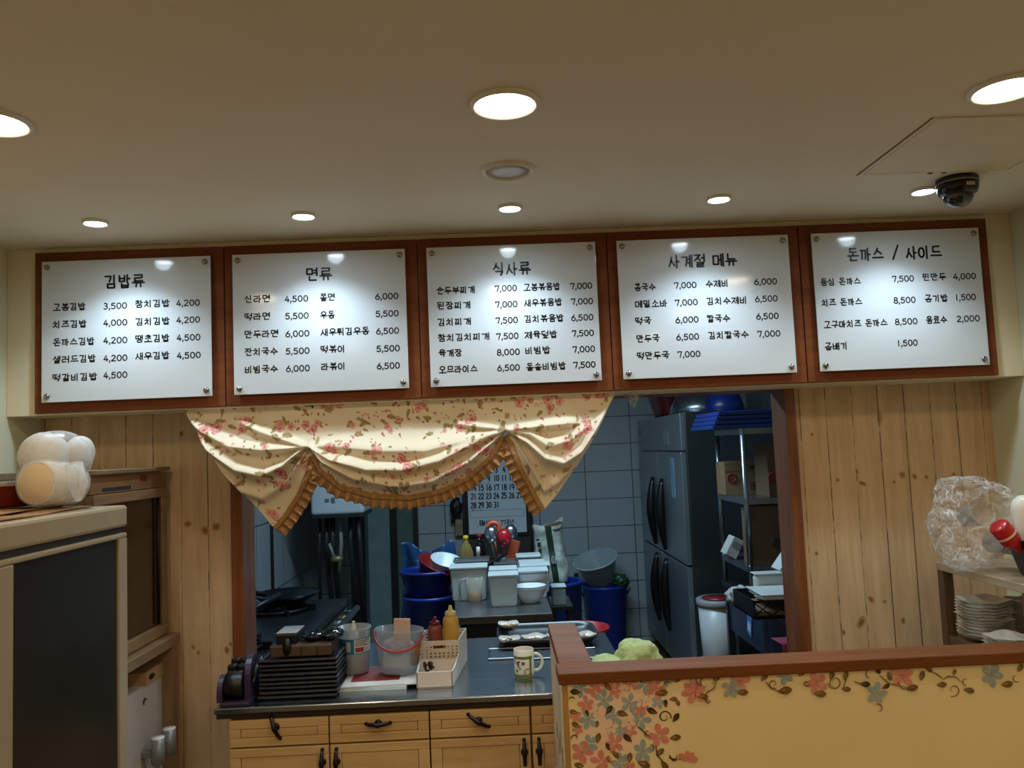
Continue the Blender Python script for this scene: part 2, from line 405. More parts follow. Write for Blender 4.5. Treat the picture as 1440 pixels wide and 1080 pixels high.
m = MB(); m.box((XL, 2.468, 1.703), (XR, YW, CEIL), .002); struct('wall_bulkhead', m, cream)

KB, KL, KR = 6.5, -1.45, 2.0
tb = at(824.5, 702, KB); tb2 = at(850, 740, KB)
m = MB(); m.box((KL - .1, KB, 0), (KR + .1, KB + .1, 2.4))
struct('wall_kitchen_back', m, tile('white_tile_back', (168, 176, 178), (66, 74, 80), 0, .373, .2155, tb.x - (KL + KR) / 2, tb2.z))
m = MB(); m.box((KL - .1, YW + .1, 0), (KL, KB, 2.4))
tl = atx(352, 743, KL)
struct('wall_kitchen_left', m, tile('white_tile_left', (160, 168, 172), (60, 68, 75), 1, .6, .436, .3, tl.z))
m = MB(); m.box((KR, YW + .1, 0), (KR + .1, KB, 2.4)); struct('wall_kitchen_right', m, mat('kitchen_wall_paint', (120, 125, 128), .5))
m = MB(); m.box((KL - .1, YW + .1, 2.4), (KR + .1, KB + .1, 2.48)); struct('ceiling_kitchen', m, mat('kitchen_ceiling', (190, 192, 190), .7))

# sliding door with frosted glass in the back of the kitchen
dw = at(582, 700, KB); d0 = at(505, 700, KB); d1 = at(549, 700, KB); d2 = at(558, 700, KB)
dr = thing('door_1', 'pale grey-green sliding door with dark frame at the back of the kitchen', 'door', ((d0.x + dw.x) / 2, KB - .03, 0)); dr['kind'] = 'structure'
alu = mat('dark_aluminium', (62, 66, 66), .35, .7)
m = MB(); m.box((d0.x, KB - .05, .02), (d1.x, KB - .012, 2.0)); m.build('door_panel', mat('pale_green_panel', (122, 142, 138), .35), dr)
m = MB(); m.box((d2.x, KB - .03, .25), (dw.x, KB - .02, 2.0)); m.build('frosted_pane', mat('green_frosted', (92, 112, 106), .25), dr)
m = MB()
m.box((d1.x, KB - .07, 0), (d2.x, KB - .005, 2.05)); m.box((dw.x, KB - .07, 0), (dw.x + .03, KB - .005, 2.05)); m.box((d0.x - .03, KB - .07, 0), (d0.x, KB - .005, 2.05))
m.box((d0.x - .03, KB - .07, 2.0), (dw.x + .03, KB - .004, 2.05)); m.box((d2.x, KB - .06, .0), (dw.x, KB - .012, .25))
m.build('door_frame', alu, dr)

# ================================================================ CEILING FITTINGS
white_pl = mat('white_plastic', (226, 222, 210), .4, var=.03)
warm_em = mat('warm_lamp_glow', (255, 236, 205), .4, var=.02, emit=20)
cool_em = mat('cool_led_glow', (225, 238, 255), .4, var=.02, emit=24)
def downlight(name, x, y, r, lens_mat, label, group, cat='ceiling light', deep=.012):
    t = thing(name, label, cat, (x, y, CEIL), group)
    m = MB(); m.lathe([(r, 0), (r, -.004), (r * .93, -.009), (r * .86, -.008), (r * .80, -.001), (r * .80, 0)], (x, y, CEIL), 48, cap=False)
    m.build('trim_ring', white_pl, t)
    m = MB(); m.lathe([(r * .805, -.0005), (r * .8, -.0035), (r * .5, -.006), (0.0001, -.0068)], (x, y, CEIL), 40, cap=False)
    m.build('lens', lens_mat, t); return t
nm = ['round warm downlight at the left edge of the ceiling', 'round warm downlight in the middle of the ceiling above the unlit one', 'round warm downlight at the right, beside the ceiling hatch']
for (x, y), lb in zip(WARM_POS, nm): downlight('downlight', x, y, .069, warm_em, lb, 'warm downlights')
for k, (x, y) in enumerate(WARM_BACK):
    row = ('first', 'second', 'third', 'fourth')[k // 3]; side = ('left', 'middle', 'right')[k % 3]
    downlight('downlight', x, y, .069, warm_em, f'warm downlight overhead, {side} one of the {row} row behind the viewer', 'warm downlights')
p = atz(714, 239, CEIL)
downlight('downlight', p.x, p.y, .064, mat('unlit_lens', (170, 160, 150), .3), 'unlit grey round downlight in front of the middle menu board', 'unlit downlights')
brd = ['leftmost', 'second', 'middle', 'fourth', 'rightmost']
for k, (x, y) in enumerate(LED_POS):
    t = downlight('spotlight', x, y, .034, cool_em, f'small white spotlight above the {brd[k]} menu board', 'small spotlights over the menu boards', 'spotlight')

# ceiling hatch
a = atz(1310, 165, CEIL); b = atz(1205, 248, CEIL); c = atz(1409, 236, CEIL)
x0 = (a.x + b.x) / 2; y0, y1 = a.y, b.y - .01; x1 = c.x + .03
ht = thing('access_hatch', 'square white ceiling access hatch beside the dome camera', 'hatch', ((x0 + x1) / 2, (y0 + y1) / 2, CEIL))
hm = mat('hatch_paint', (222, 208, 178), .6, var=.03)
m = MB()
fw = .012
m.box((x0, y0, CEIL - .004), (x1, y0 + fw, CEIL)); m.box((x0, y1 - fw, CEIL - .003), (x1, y1, CEIL)); m.box((x0, y0 + fw, CEIL - .004), (x0 + fw * .8, y1 - fw, CEIL)); m.box((x1 - fw, y0 + fw, CEIL - .004), (x1, y1 - fw, CEIL))
m.build('hatch_frame', hm, ht)
m = MB(); m.box((x0 + fw * .8 + .003, y0 + fw + .003, CEIL - .003), (x1 - fw - .003, y1 - fw - .003, CEIL)); m.build('hatch_panel', hm, ht)
m = MB(); m.box((x0 - .002, y0, CEIL - .0012), (x0, y1, CEIL)); m.box((x0 + fw * .8, y0 + fw, CEIL - .0016), (x0 + fw * .8 + .003, y1 - fw, CEIL)); m.box((x0, y0 + fw, CEIL - .0014), (x1, y0 + fw + .003, CEIL))
m.build('seam', mat('dark_seam', (60, 48, 34), .8), ht)
for px in (1304, 1322):
    q = atz(px, 244, CEIL); m = MB(); m.box((q.x - .006, y1 - .009, CEIL - .006), (q.x + .006, y1 - .003, CEIL - .003), .001); m.build('latch', mat('brass_latch', (120, 95, 60), .4, .6), ht)

# dome camera
q = atz(1349, 249, CEIL); q.y += .012
blk = mat('gloss_black_plastic', (16, 15, 15), .18, var=.1)
dc = thing('dome_camera', 'black dome security camera on the ceiling beside the hatch', 'security camera', (q.x, q.y, CEIL))
m = MB(); m.lathe([(.050, 0), (.052, -.004), (.052, -.012), (.050, -.014)], (q.x, q.y, CEIL), 40); m.build('base', blk, dc)
m = MB(); m.lathe([(.0515, -.0125), (.0522, -.0145), (.0515, -.0165)], (q.x, q.y, CEIL), 40, cap=False); m.build('trim_ring', mat('grey_ring', (130, 128, 122), .4), dc)
m = MB(); m.lathe([(.0512, -.016), (.050, -.030), (.046, -.041), (.038, -.047)], (q.x, q.y, CEIL), 40); m.build('housing', blk, dc)
m = MB(); m.lathe([(.038, -.045)] + [(.037 * math.cos(R(a)), -.049 - .030 * math.sin(R(a))) for a in range(0, 90, 10)] + [(.0001, -.079)], (q.x, q.y, CEIL), 36); m.build('dome', mat('dome_gloss', (10, 10, 11), .04, coat=1), dc)
m = MB()
def cyl_write(mb, strokes_text, c, rad, z, ang, h, w, t):
    tmp = MB(); write(tmp, strokes_text, Vector((0, 0, 0)), Vector((1, 0, 0)), Vector((0, 0, 1)), -w / 2, w / 2, 0, h, t, 1.0)
    for f in tmp.f:
        vs = []
        for i in f:
            v = tmp.v[i]; th = R(-90) + ang + v.x / rad
            vs.append((c[0] + rad * math.cos(th), c[1] + rad * math.sin(th), z + v.z))
        mb.add(vs, [tuple(range(len(vs)))])
DG['K'] = [[(.1, 1), (.1, 0)], [(.9, 1), (.1, .45)], [(.35, .6), (.95, 0)]]; DG['R'] = [[(.1, 0), (.1, 1), (.8, .95), (.8, .55), (.1, .5)], [(.4, .5), (.95, 0)]]; DG['O'] = [CIRC]
cyl_write(m, 'KOOR', (q.x, q.y), .0506, CEIL - .029, R(8), .008, .024, .0016)
m.build('logo', mat('white_print', (215, 215, 210), .5), dc)

# ================================================================ MENU BOARDS
XB = [-1.371, -.8045, -.221, .356, .946, 1.533]
ZT, ZB = 2.193, 1.708
acr = mat('white_acrylic', (206, 210, 212), .09, var=.015, scale=3, spec=.55)
ink = mat('black_lettering', (16, 15, 16), .4, var=.02)
steel_k = mat('chrome_cap', (150, 150, 148), .22, 1.0)
ROWS = [
 (40, 340, 4.32, ('김밥류', 465, 708, 240), [
  ('고봉김밥', 152, 348, 395), ('치즈김밥', 150, 355, 500), ('돈까스김밥', 152, 402, 607), ('샐러드김밥', 152, 410, 712), ('떡갈비김밥', 150, 418, 822),
  ('참치김밥', 650, 860, 375), ('김치김밥', 652, 860, 483), ('땡초김밥', 652, 858, 587), ('새우김밥', 652, 858, 692)],
  [('3,500', 453, 595, 388), ('4,000', 453, 597, 490), ('4,200', 453, 597, 597), ('4,200', 454, 597, 705), ('4,500', 454, 597, 808),
   ('4,200', 896, 1038, 370), ('4,200', 897, 1039, 473), ('4,500', 899, 1041, 580), ('4,500', 900, 1043, 688)]),
 (310, 330, 4.32, ('면류', 522, 680, 240), [
  ('신라면', 148, 305, 390), ('떡라면', 148, 305, 497), ('만두라면', 148, 355, 603), ('잔치국수', 150, 350, 710), ('비빔국수', 150, 350, 817),
  ('쫄면', 605, 698, 380), ('우동', 608, 695, 487), ('새우튀김우동', 610, 905, 588), ('떡볶이', 610, 760, 695), ('라볶이', 613, 762, 800)],
  [('4,500', 388, 530, 388), ('5,500', 391, 533, 492), ('6,000', 392, 537, 600), ('5,500', 394, 538, 705), ('6,000', 396, 540, 811),
   ('6,000', 937, 1078, 373), ('5,500', 940, 1080, 478), ('6,500', 943, 1082, 583), ('5,500', 945, 1087, 690), ('6,500', 948, 1087, 795)]),
 (580, 320, 4.32, ('식사류', 490, 722, 250), [
  ('순두부찌개', 147, 383, 380), ('된장찌개', 150, 357, 472), ('김치찌개', 153, 360, 572), ('참치김치찌개', 155, 472, 665), ('육개장', 160, 303, 762), ('오므라이스', 162, 397, 860),
  ('고봉볶음밥', 675, 900, 360), ('새우볶음밥', 678, 912, 455), ('김치볶음밥', 680, 922, 552), ('제육덮밥', 682, 882, 650), ('비빔밥', 685, 840, 745), ('돌솥비빔밥', 692, 935, 843)],
  [('7,000', 497, 633, 368), ('7,000', 500, 636, 465), ('7,500', 503, 638, 562), ('7,500', 507, 642, 658), ('8,000', 510, 650, 755), ('6,500', 513, 650, 850),
   ('7,000', 955, 1090, 353), ('7,000', 960, 1095, 447), ('6,500', 961, 1097, 545), ('7,500', 966, 1100, 640), ('7,000', 970, 1107, 737), ('7,500', 975, 1110, 832)]),
 (850, 310, 4.32, ('사계절 메뉴', 385, 812, 243), [
  ('콩국수', 182, 313, 405), ('메밀소바', 185, 385, 505), ('떡국', 188, 287, 610), ('만두국', 195, 337, 717), ('떡만두국', 198, 397, 820),
  ('수제비', 615, 757, 383), ('김치수제비', 618, 872, 487), ('칼국수', 623, 766, 595), ('김치칼국수', 630, 880, 695)],
  [('7,000', 420, 558, 392), ('7,000', 425, 565, 497), ('6,000', 428, 570, 602), ('6,500', 433, 573, 706), ('7,000', 441, 581, 811),
   ('6,000', 905, 1047, 370), ('6,500', 911, 1051, 474), ('6,500', 918, 1057, 580), ('7,000', 925, 1067, 687)]),
 (1120, 290, 4.153, ('돈까스 / 사이드', 290, 860, 275), [
  ('등심 돈까스', 138, 380, 440), ('치즈 돈까스', 145, 388, 560), ('고구마치즈 돈까스', 157, 537, 685), ('곱배기', 165, 302, 817),
  ('찐만두', 735, 878, 413), ('공기밥', 748, 888, 537), ('음료수', 757, 882, 663)],
  [('7,500', 555, 685, 422), ('8,500', 563, 695, 547), ('8,500', 571, 706, 672), ('1,500', 583, 707, 797),
   ('4,000', 911, 1048, 408), ('1,500', 922, 1047, 530), ('2,000', 931, 1070, 655)]),
]
MLAB = ['white menu board on brown wood, headed by gimbap rolls, first from the left', 'white menu board on brown wood, headed by noodles, second from the left',
        'white menu board on brown wood, headed by rice meals, the middle one of five', 'white menu board on brown wood, headed by four seasons menu, second from the right',
        'white menu board on brown wood, headed by cutlets and sides, last on the right']
UX, UZ = Vector((1, 0, 0)), Vector((0, 0, 1))
for k, (ox, oy, s, title, names, prices) in enumerate(ROWS):
    x0, x1 = XB[k] + .0015, XB[k + 1] - .0015
    t = thing('menu_board', MLAB[k], 'menu board', ((x0 + x1) / 2, 2.46, ZB), 'menu boards over the serving opening')
    m = MB(); m.box((x0, 2.45, ZB), (x1, 2.468, ZT), .002); m.build('wood_panel', boardw, t)
    ax0, ax1, az0, az1 = x0 + .0275, x1 - .0345, ZB + .031, ZT - .031
    if k == 4: ax0, ax1 = x0 + .0335, x1 - .033
    m = MB(); m.box((ax0, 2.437, az0), (ax1, 2.442, az1), .001); m.build('acrylic_sheet', acr, t)
    for sx in (ax0 + .0165, ax1 - .0165):
        for sz in (az0 + .018, az1 - .018):
            m = MB(); m.lathe([(.0085, 0), (.0088, .003), (.0075, .0055), (.004, .007), (.0001, .0075)], n=20, M=TR((sx, 2.4372, sz), rx=R(90)))
            m.lathe([(.005, -.013), (.005, 0)], n=10, M=TR((sx, 2.4372, sz), rx=R(90)))
            m.build('standoff_cap', steel_k, t)
    YF = 2.4366
    o = Vector((0, YF, 0))
    def put(mb, txt, u0, u1, v, h, th, hd=.78):
        c = at(ox + (u0 + u1) / 2 / s, oy + v / s, YF)
        hw = (u1 - u0) / 2 / s * YF / F
        write(mb, txt, o, UX, UZ, c.x - hw, c.x + hw, c.z, h, th, hd)
    m = MB(); put(m, title[0], title[1], title[2], title[3], .039, .0058); m.build('menu_title', ink, t)
    for r in names: m = MB(); put(m, *r, .0215, .0036); m.build('dish_name', ink, t)
    for r in prices: m = MB(); put(m, *r, .0225, .0034); m.build('price', ink, t)

# ================================================================ CURTAIN
def interp(pts, x):
    if x <= pts[0][0]: return pts[0][1]
    for (xa, ya), (xb, yb) in zip(pts, pts[1:]):
        if x <= xb: return ya + (yb - ya) * (x - xa) / (xb - xa)
    return pts[-1][1]
def sstep(a, b, x):
    t = max(0, min(1, (x - a) / (b - a))); return t * t * (3 - 2 * t)
BOT = [(258, 577), (282, 610), (320, 664), (352, 703), (383, 741), (398, 724), (418, 694), (433, 662), (437, 640), (441, 645), (450, 658), (478, 681), (525, 695), (575, 697), (618, 689), (655, 671), (690, 642), (704, 618), (712, 606), (718, 622), (730, 652), (750, 692), (766, 716), (785, 693), (812, 652), (840, 605), (858, 567), (866, 553)]
def top_y(x): return 577 - (x - 258) * 25 / 608
G1, G2 = (437, 629), (710, 606)
CURVES = [  # fold ridges, px
 ([(258, 582), (290, 607), (330, 628), (375, 633), (410, 631), (437, 628)], 1.0, 10),
 ([(272, 600), (300, 632), (340, 661), (375, 669), (405, 655), (425, 636), (437, 628)], 1.0, 10),
 ([(300, 640), (340, 690), (372, 700), (405, 680), (425, 650), (437, 629)], .5, 11),
 ([(330, 590), (370, 608), (410, 621), (437, 628)], .8, 8),
 ([(437, 628), (470, 646), (520, 660), (570, 661), (620, 648), (670, 622), (710, 606)], 1.0, 10),
 ([(437, 630), (460, 650), (500, 672), (560, 684), (610, 676), (660, 650), (710, 607)], 1.0, 10),
 ([(437, 627), (480, 628), (540, 634), (600, 634), (660, 616), (710, 605)], .55, 12),
 ([(640, 596), (680, 601), (710, 604)], .7, 7),
 ([(710, 604), (750, 601), (790, 597), (815, 594)], .9, 9),
 ([(710, 606), (740, 622), (765, 645), (790, 652), (815, 635), (845, 590), (858, 566)], 1.0, 10),
 ([(710, 607), (728, 628), (748, 660), (765, 690), (785, 678), (815, 640)], .4, 10),
 ([(710, 605), (745, 611), (770, 628), (800, 620), (830, 596)], .8, 9),
]
rc = random.Random(21)
ROSES = []; LEAVES = []; SPRIGS = []
for gy in range(5):
    for gx in range(13):
        cx = 268 + gx * 52 + (26 if gy % 2 else 0) + rc.uniform(-10, 10); cy = 562 + gy * 38 + rc.uniform(-9, 9)
        kind = rc.random()
        n = 3 if kind < .45 else (1 if kind < .8 else 0)
        for i in range(n): ROSES.append((cx + rc.uniform(-13, 13), cy + rc.uniform(-9, 9), rc.uniform(4.2, 7.2) if n > 1 else rc.uniform(3, 4.5), rc.random()))
        for i in range(rc.choice((2, 3, 4, 5))):
            a = rc.uniform(0, 2 * PI); d = rc.uniform(8, 20); LEAVES.append((cx + d * math.cos(a), cy + d * math.sin(a) * .8, rc.uniform(0, PI), rc.uniform(4, 7)))
        for i in range(11):
            a = rc.uniform(0, 2 * PI); d = rc.uniform(9, 26); SPRIGS.append((cx + d * math.cos(a), cy + d * math.sin(a) * .8, rc.uniform(0, PI), rc.uniform(1.4, 2.6), rc.random()))
CELL = {}
for lst, tg in ((LEAVES, 0), (ROSES, 1), (SPRIGS, 2)):
    for it in lst:
        for ix in range(int((it[0] - 9) // 10), int((it[0] + 9) // 10) + 1):
            for iy in range(int((it[1] - 9) // 10), int((it[1] + 9) // 10) + 1): CELL.setdefault((ix, iy), []).append((tg, it))
def L3(c): return Vector(lin(c)[:3])
C_BASE, C_LEAF, C_LEAFD, C_PINK, C_PALE, C_RED, C_VEIN = L3((226, 212, 184)), L3((168, 142, 84)), L3((112, 92, 48)), L3((206, 120, 112)), L3((228, 178, 166)), L3((184, 78, 78)), L3((132, 86, 60))
def floral(x, y):
    col = C_BASE.copy()
    for tg, it in sorted(CELL.get((int(x // 10), int(y // 10)), []), key=lambda q: q[0] if q[0] != 2 else -1):
        if tg == 1:
            dx, dy = x - it[0], y - it[1]; r = math.hypot(dx, dy) / it[2]
            if r < 1.0 + .12 * math.sin(5 * math.atan2(dy, dx) + it[3] * 6):
                sw = math.sin(r * 9 + math.atan2(dy, dx) * 1.5 + it[3] * 6)
                col = (C_PINK if it[3] < .6 else C_RED).lerp(C_PALE, .5 + .5 * sw)
                if r < .3: col = C_RED.copy()
        elif tg == 0:
            dx, dy = x - it[0], y - it[1]; u = (dx * math.cos(it[2]) + dy * math.sin(it[2])) / it[3]; v = (-dx * math.sin(it[2]) + dy * math.cos(it[2])) / (it[3] * .48)
            e = u * u + v * v * (1 + .5 * u)
            if e < 1: col = C_LEAFD.copy() if (e > .72 or abs(v) < .16) else C_LEAF.copy()
        else:
            dx, dy = x - it[0], y - it[1]; u = (dx * math.cos(it[2]) + dy * math.sin(it[2])) / it[3]; v = (-dx * math.sin(it[2]) + dy * math.cos(it[2])) / (it[3] * .55)
            if u * u + v * v < 1: col = (C_RED if it[4] < .45 else (C_VEIN if it[4] < .75 else C_PINK)).copy()
    return col
def cloth_depth(x, y):
    """metres towards the room from the hanging plane"""
    ty = top_y(x); by = interp(BOT, x); H = max(by - ty, 1.0); d = y - ty
    c = min(1, d / 130)
    base = .030 * sstep(26, 78, d) * (1 - 1.1 * sstep(75, 150, d))
    edge = sstep(258, 300, x) * (1 - sstep(825, 866, x))
    g = 0
    for pts, amp, wd in CURVES:
        if pts[0][0] - 2 <= x <= pts[-1][0] + 2:
            yy = interp(pts, x); q = y - yy
            near = min(abs(x - G1[0]), abs(x - G2[0])); ww = wd * (.35 + .65 * min(1, near / 60)); fade = min(1, (x - pts[0][0] + 6) / 25, (pts[-1][0] + 6 - x) / 25)
            ww2 = ww if q < 0 else ww * .55
            g += amp * .042 * math.exp(-(q / ww2) ** 2) * max(fade, 0)
    for gx_, gy_ in (G1, G2):
        rr = math.hypot(x - gx_, (y - gy_)); base *= 1 - .45 * math.exp(-(rr / 26) ** 2)
    soft = .004 * mnoise.noise(Vector((x * .02, y * .03, 3.1)))
    return (base + g * min(1, d / 18) + soft * min(1, d / 15)) * (.35 + .65 * edge)
def curt_pt(x, y, extra=0):
    p = at(x, y, 2.488); p.y -= cloth_depth(x, y) + extra; return p
ct = thing('curtain', 'cream floral swag valance with golden ruffle hanging below the menu boards', 'curtain', at(560, 563, 2.488))
NX, NV = 470, 120
vs = []; cols = []
for j in range(NV + 1):
    v = j / NV
    for i in range(NX + 1):
        x = 258.0 + 608 * i / NX; ty = top_y(x) - 3; by = interp(BOT, x)
        y = ty + (by - ty) * v
        vs.append(curt_pt(x, y)); cols.append(floral(x, y + 8 * math.sin(x * .04) * v))
m = MB(); m.add(vs, [(j * (NX + 1) + i, j * (NX + 1) + i + 1, (j + 1) * (NX + 1) + i + 1, (j + 1) * (NX + 1) + i) for j in range(NV) for i in range(NX)], True)
t = NT('floral_cotton'); an = t.n('ShaderNodeVertexColor'); an.layer_name = 'print'
wv = t.noise(t.obj(), 700, 1); t.l(t.mix(t.math('MULTIPLY', wv, .12), an.outputs[0], (.5, .42, .3, 1)), t.b.inputs['Base Color'])
t.b.inputs['Roughness'].default_value = .9; t.b.inputs['Sheen Weight'].default_value = .15; t.bump(wv, .1, .0006)
o = m.build('valance', t.m, ct, fixn=False)
ca = o.data.color_attributes.new('print', 'FLOAT_COLOR', 'POINT')
for i, c in enumerate(cols): ca.data[i].color = (c[0], c[1], c[2], 1)
tg_ = NT('golden_ruffle'); vo = tg_.n('ShaderNodeTexVoronoi'); vo.inputs['Scale'].default_value = 260; tg_.l(tg_.obj(), vo.inputs['Vector'])
tg_.l(tg_.mix(tg_.ramp(vo.outputs['Distance'], .22, .32), lin((220, 186, 136)), lin((160, 118, 72))), tg_.b.inputs['Base Color']); tg_.b.inputs['Roughness'].default_value = .8
gold = tg_.m; goldd = mat('dark_gold_piping', (136, 98, 58), .7)
def ruffle(poly, sgn, width, n, name_lbl):
    P = [Vector(p) for p in poly]; L = [0]
    for a, b in zip(P, P[1:]): L.append(L[-1] + (b - a).length)
    def pos(s):
        for i in range(len(P) - 1):
            if s <= L[i + 1] or i == len(P) - 2:
                k = (s - L[i]) / (L[i + 1] - L[i]); return P[i].lerp(P[i + 1], k), (P[i + 1] - P[i]).normalized()
    tot = L[-1]; NU = n * 10; NVv = 8
    def nrm(s):
        q = Vector((0, 0))
        for ds in (-14, -7, 0, 7, 14): q += pos(min(max(s + ds, 0), tot))[1]
        q.normalize(); return Vector((-q.y, q.x)) * sgn
    def fn(u, v, off=0, w=width):
        s = u * tot; p, _ = pos(s); nn = nrm(s); ph = 2 * PI * n * u
        wob = math.sin(ph) * v
        q = p + nn * (w * v * (1 + .06 * math.sin(ph))) + Vector((nn.y, -nn.x)) * 1.2 * math.cos(ph) * v
        pt = at(q.x, q.y, 2.488); base = cloth_depth(min(max(p.x, 262), 862), p.y - 2)
        pt.y -= base + .004 + off + .014 * wob * (.4 + .6 * v) - .006 * v; return pt
    m = MB(); m.grid(lambda u, v: fn(u, v - .14), NU, NVv); o = m.build('ruffle', gold, ct, fixn=False, thick=.0012)
    m = MB(); m.tube([fn(k / NU, .2, .0025) for k in range(0, NU + 1, 2)], .0022, 6); m.build('piping', goldd, o)
ruffle([(386, 743), (400, 726), (420, 697), (435, 668), (438, 655)], 1, 21, 9, 'l')
ruffle([(441, 640), (452, 660), (480, 684), (527, 697), (575, 699), (620, 690), (657, 672), (690, 643), (706, 616)], 1, 20, 27, 'c')
ruffle([(712, 612), (719, 626), (731, 655), (751, 694), (764, 717)], 1, 21, 10, 'r')
m = MB(); q = curt_pt(440, 572, .004)
m.lathe([(.004, 0), (.004, .002), (.0001, .003)], n=12, M=TR(q, rx=R(90))); m.build('snap_button', mat('button_dark', (60, 50, 45), .4), ct)
# ================================================================ LEFT: DISPLAY FRIDGE, STERILISER CABINET
fridge_enamel = mat('dull_cream_enamel', (162, 147, 120), .4, var=.06, scale=4)  # one dull cream tone over body, lid and door
FX = -.95
fy1 = atx(179, 720, FX).y; fy0 = 1.40; fz = 1.445
zl = atx(175, 741, FX).z; zd = atx(175, 749, FX).z; zg = atx(168, 758, FX).z; gy1 = atx(168, 800, FX).y; gy0 = atx(20, 800, FX).y
fr = thing('display_fridge', 'tall cream fridge with a dark glass door at the left edge', 'fridge', (-1.2, (fy0 + fy1) / 2, 0))
m = MB(); m.box((-1.44, fy0, .05), (FX - .035, fy1, zl + .003), .006); m.box((-1.42, fy0 + .03, 0), (FX - .06, fy1 - .03, .05)); m.build('body', fridge_enamel, fr)
m = MB(); m.box((-1.45, fy0 - .01, zl), (FX, fy1 + .004, fz), .008); m.build('top_lid', fridge_enamel, fr)
m = MB(); m.box((FX - .034, fy0 + .01, zd - .004), (FX - .008, fy1 - .004, zl + .002)); m.build('rubber_seal', mat('dark_rubber', (38, 32, 26), .7), fr)
m = MB()
for lo, hi in (((fy0 - .005, .1), (fy1, .16)), ((fy0 - .005, zg), (fy1, zd))): m.box((FX - .034, lo[0], lo[1]), (FX, hi[0], hi[1]), .004)
m.box((FX - .034, fy0 - .005, .16), (FX, gy0, zg), .003); m.box((FX - .034, gy1, .16), (FX, fy1, zg), .003)
d = m.build('door', fridge_enamel, fr)
m = MB(); m.box((FX - .028, gy0 - .002, .155), (FX - .007, gy1 + .002, zg + .004)); m.build('glass_panel', mat('dark_smoked_glass', (40, 38, 33), .3, var=.05, spec=.25), d)

card = mat('brown_cardboard', (150, 112, 72), .85, var=.15, scale=14)
cb = thing('cardboard_sheet', 'flattened brown cardboard sheet on top of the cream fridge', 'cardboard', (-1.2, 1.85, fz))
m = MB()
def cbf(u, v, k): return (-1.42 + .42 * u + .015 * math.sin(v * 5 + k), 1.5 + .54 * v + .03 * u * (1 - k), fz + .002 + k * .006 + .004 * abs(math.sin(u * 9 + k * 2) * math.sin(v * 6 + k)))
m.grid(lambda u, v: cbf(u, v, 0), 20, 20); m.build('lower_layer', card, cb, thick=.003)
m = MB(); m.grid(lambda u, v: cbf(u * .9, v * .93, 1), 20, 20); m.build('upper_layer', card, cb, thick=.003)
zc = fz + .014
# wrapped bowls in a plastic bag
film = NT('thin_white_film'); film.b.inputs['Base Color'].default_value = (.86, .88, .9, 1); film.b.inputs['Roughness'].default_value = .22
cr_ = film.noise(film.mapping(film.obj(), (26, 26, 7)), 1.0, 3); film.bump(cr_, .6, .006)
tr_ = film.n('ShaderNodeBsdfTransparent'); mx_ = film.n('ShaderNodeMixShader'); lw_ = film.n('ShaderNodeLayerWeight'); lw_.inputs[0].default_value = .4
film.l(film.math('ADD', film.math('ADD', film.math('MULTIPLY', film.ramp(cr_, .5, .7), .22), .10), film.math('MULTIPLY', lw_.outputs['Facing'], .4)), mx_.inputs[0])
film.l(tr_.outputs[0], mx_.inputs[1]); film.l(film.b.outputs[0], mx_.inputs[2]); film.l(mx_.outputs[0], film.out.inputs[0]); film = film.m
paperb = mat('white_paper_bowl', (214, 210, 202), .7, var=.04)
bc = at(51, 684, 1.90); bc.z = zc + .055
ax = Vector((-.16, -1, .05)).normalized()
Mb = Matrix.Translation(bc) @ ax.to_track_quat('Z', 'Y').to_matrix().to_4x4()
for k in range(4):
    bt = thing('paper_bowl', ('paper bowl in the fridge-top bag, its cream base facing the room' if k == 0 else 'white paper bowl in the fridge-top bag, ' + ('second', 'third', 'innermost')[k - 1] + ' of the nested row'), 'bowl', bc, 'paper bowls in the bag on the fridge')
    m = MB(); z0 = -.020 * k
    m.lathe([(.0001, z0 - .002), (.043, z0 - .002), (.045, z0 + .001), (.049, z0), (.0525, z0 - .045), (.0535, z0 - .046), (.053, z0 - .048), (.0505, z0 - .045), (.046, z0 - .006), (.0001, z0 - .006)], n=40, M=Mb, cap=False)
    m.build('bowl_body', paperb, bt)
    if k == 0: m = MB(); m.lathe([(.0448, .0006), (.044, .0026), (.0001, .0022)], n=40, M=Mb, cap=False); m.build('base_disc', mat('cream_paper_base', (226, 200, 152), .7, var=.04), bt)
bg = thing('plastic_bag', 'clear white plastic bag of paper bowls on top of the cream fridge', 'bag', (bc.x, bc.y, zc))
def blob(c, r, sub, f, M=None, seed=0.0):
    b = bmesh.new(); bmesh.ops.create_icosphere(b, subdivisions=sub, radius=1)
    for v in b.verts:
        n = v.co.normalized(); v.co = Vector(c) + Vector((n.x * r[0], n.y * r[1], n.z * r[2])) * f(n)
    return b
up = at(66, 641, 1.97)
def crease(n, k): return .02 * mnoise.noise(n * 1.6 + Vector((k, 0, 0))) + .008 * mnoise.noise(Vector((n.x * 5 + n.z * 3, n.y * 5 - n.z * 2, n.z * 2.2 + k)))
m = MB(); m.bm(blob(up + Vector((-.006, 0, 0)), (.056, .056, .056), 5, lambda n: 1 + crease(n, 1)), True); m.build('wrapped_stack', mat('white_wrapped', (206, 208, 208), .5, var=.04, scale=9), bg)
m = MB(); m.bm(blob(up + Vector((.048, .06, .006)), (.028, .05, .040), 5, lambda n: 1 + crease(n, 3)), True); m.build('wrapped_stack', MATS['white_wrapped'], bg)
m = MB()
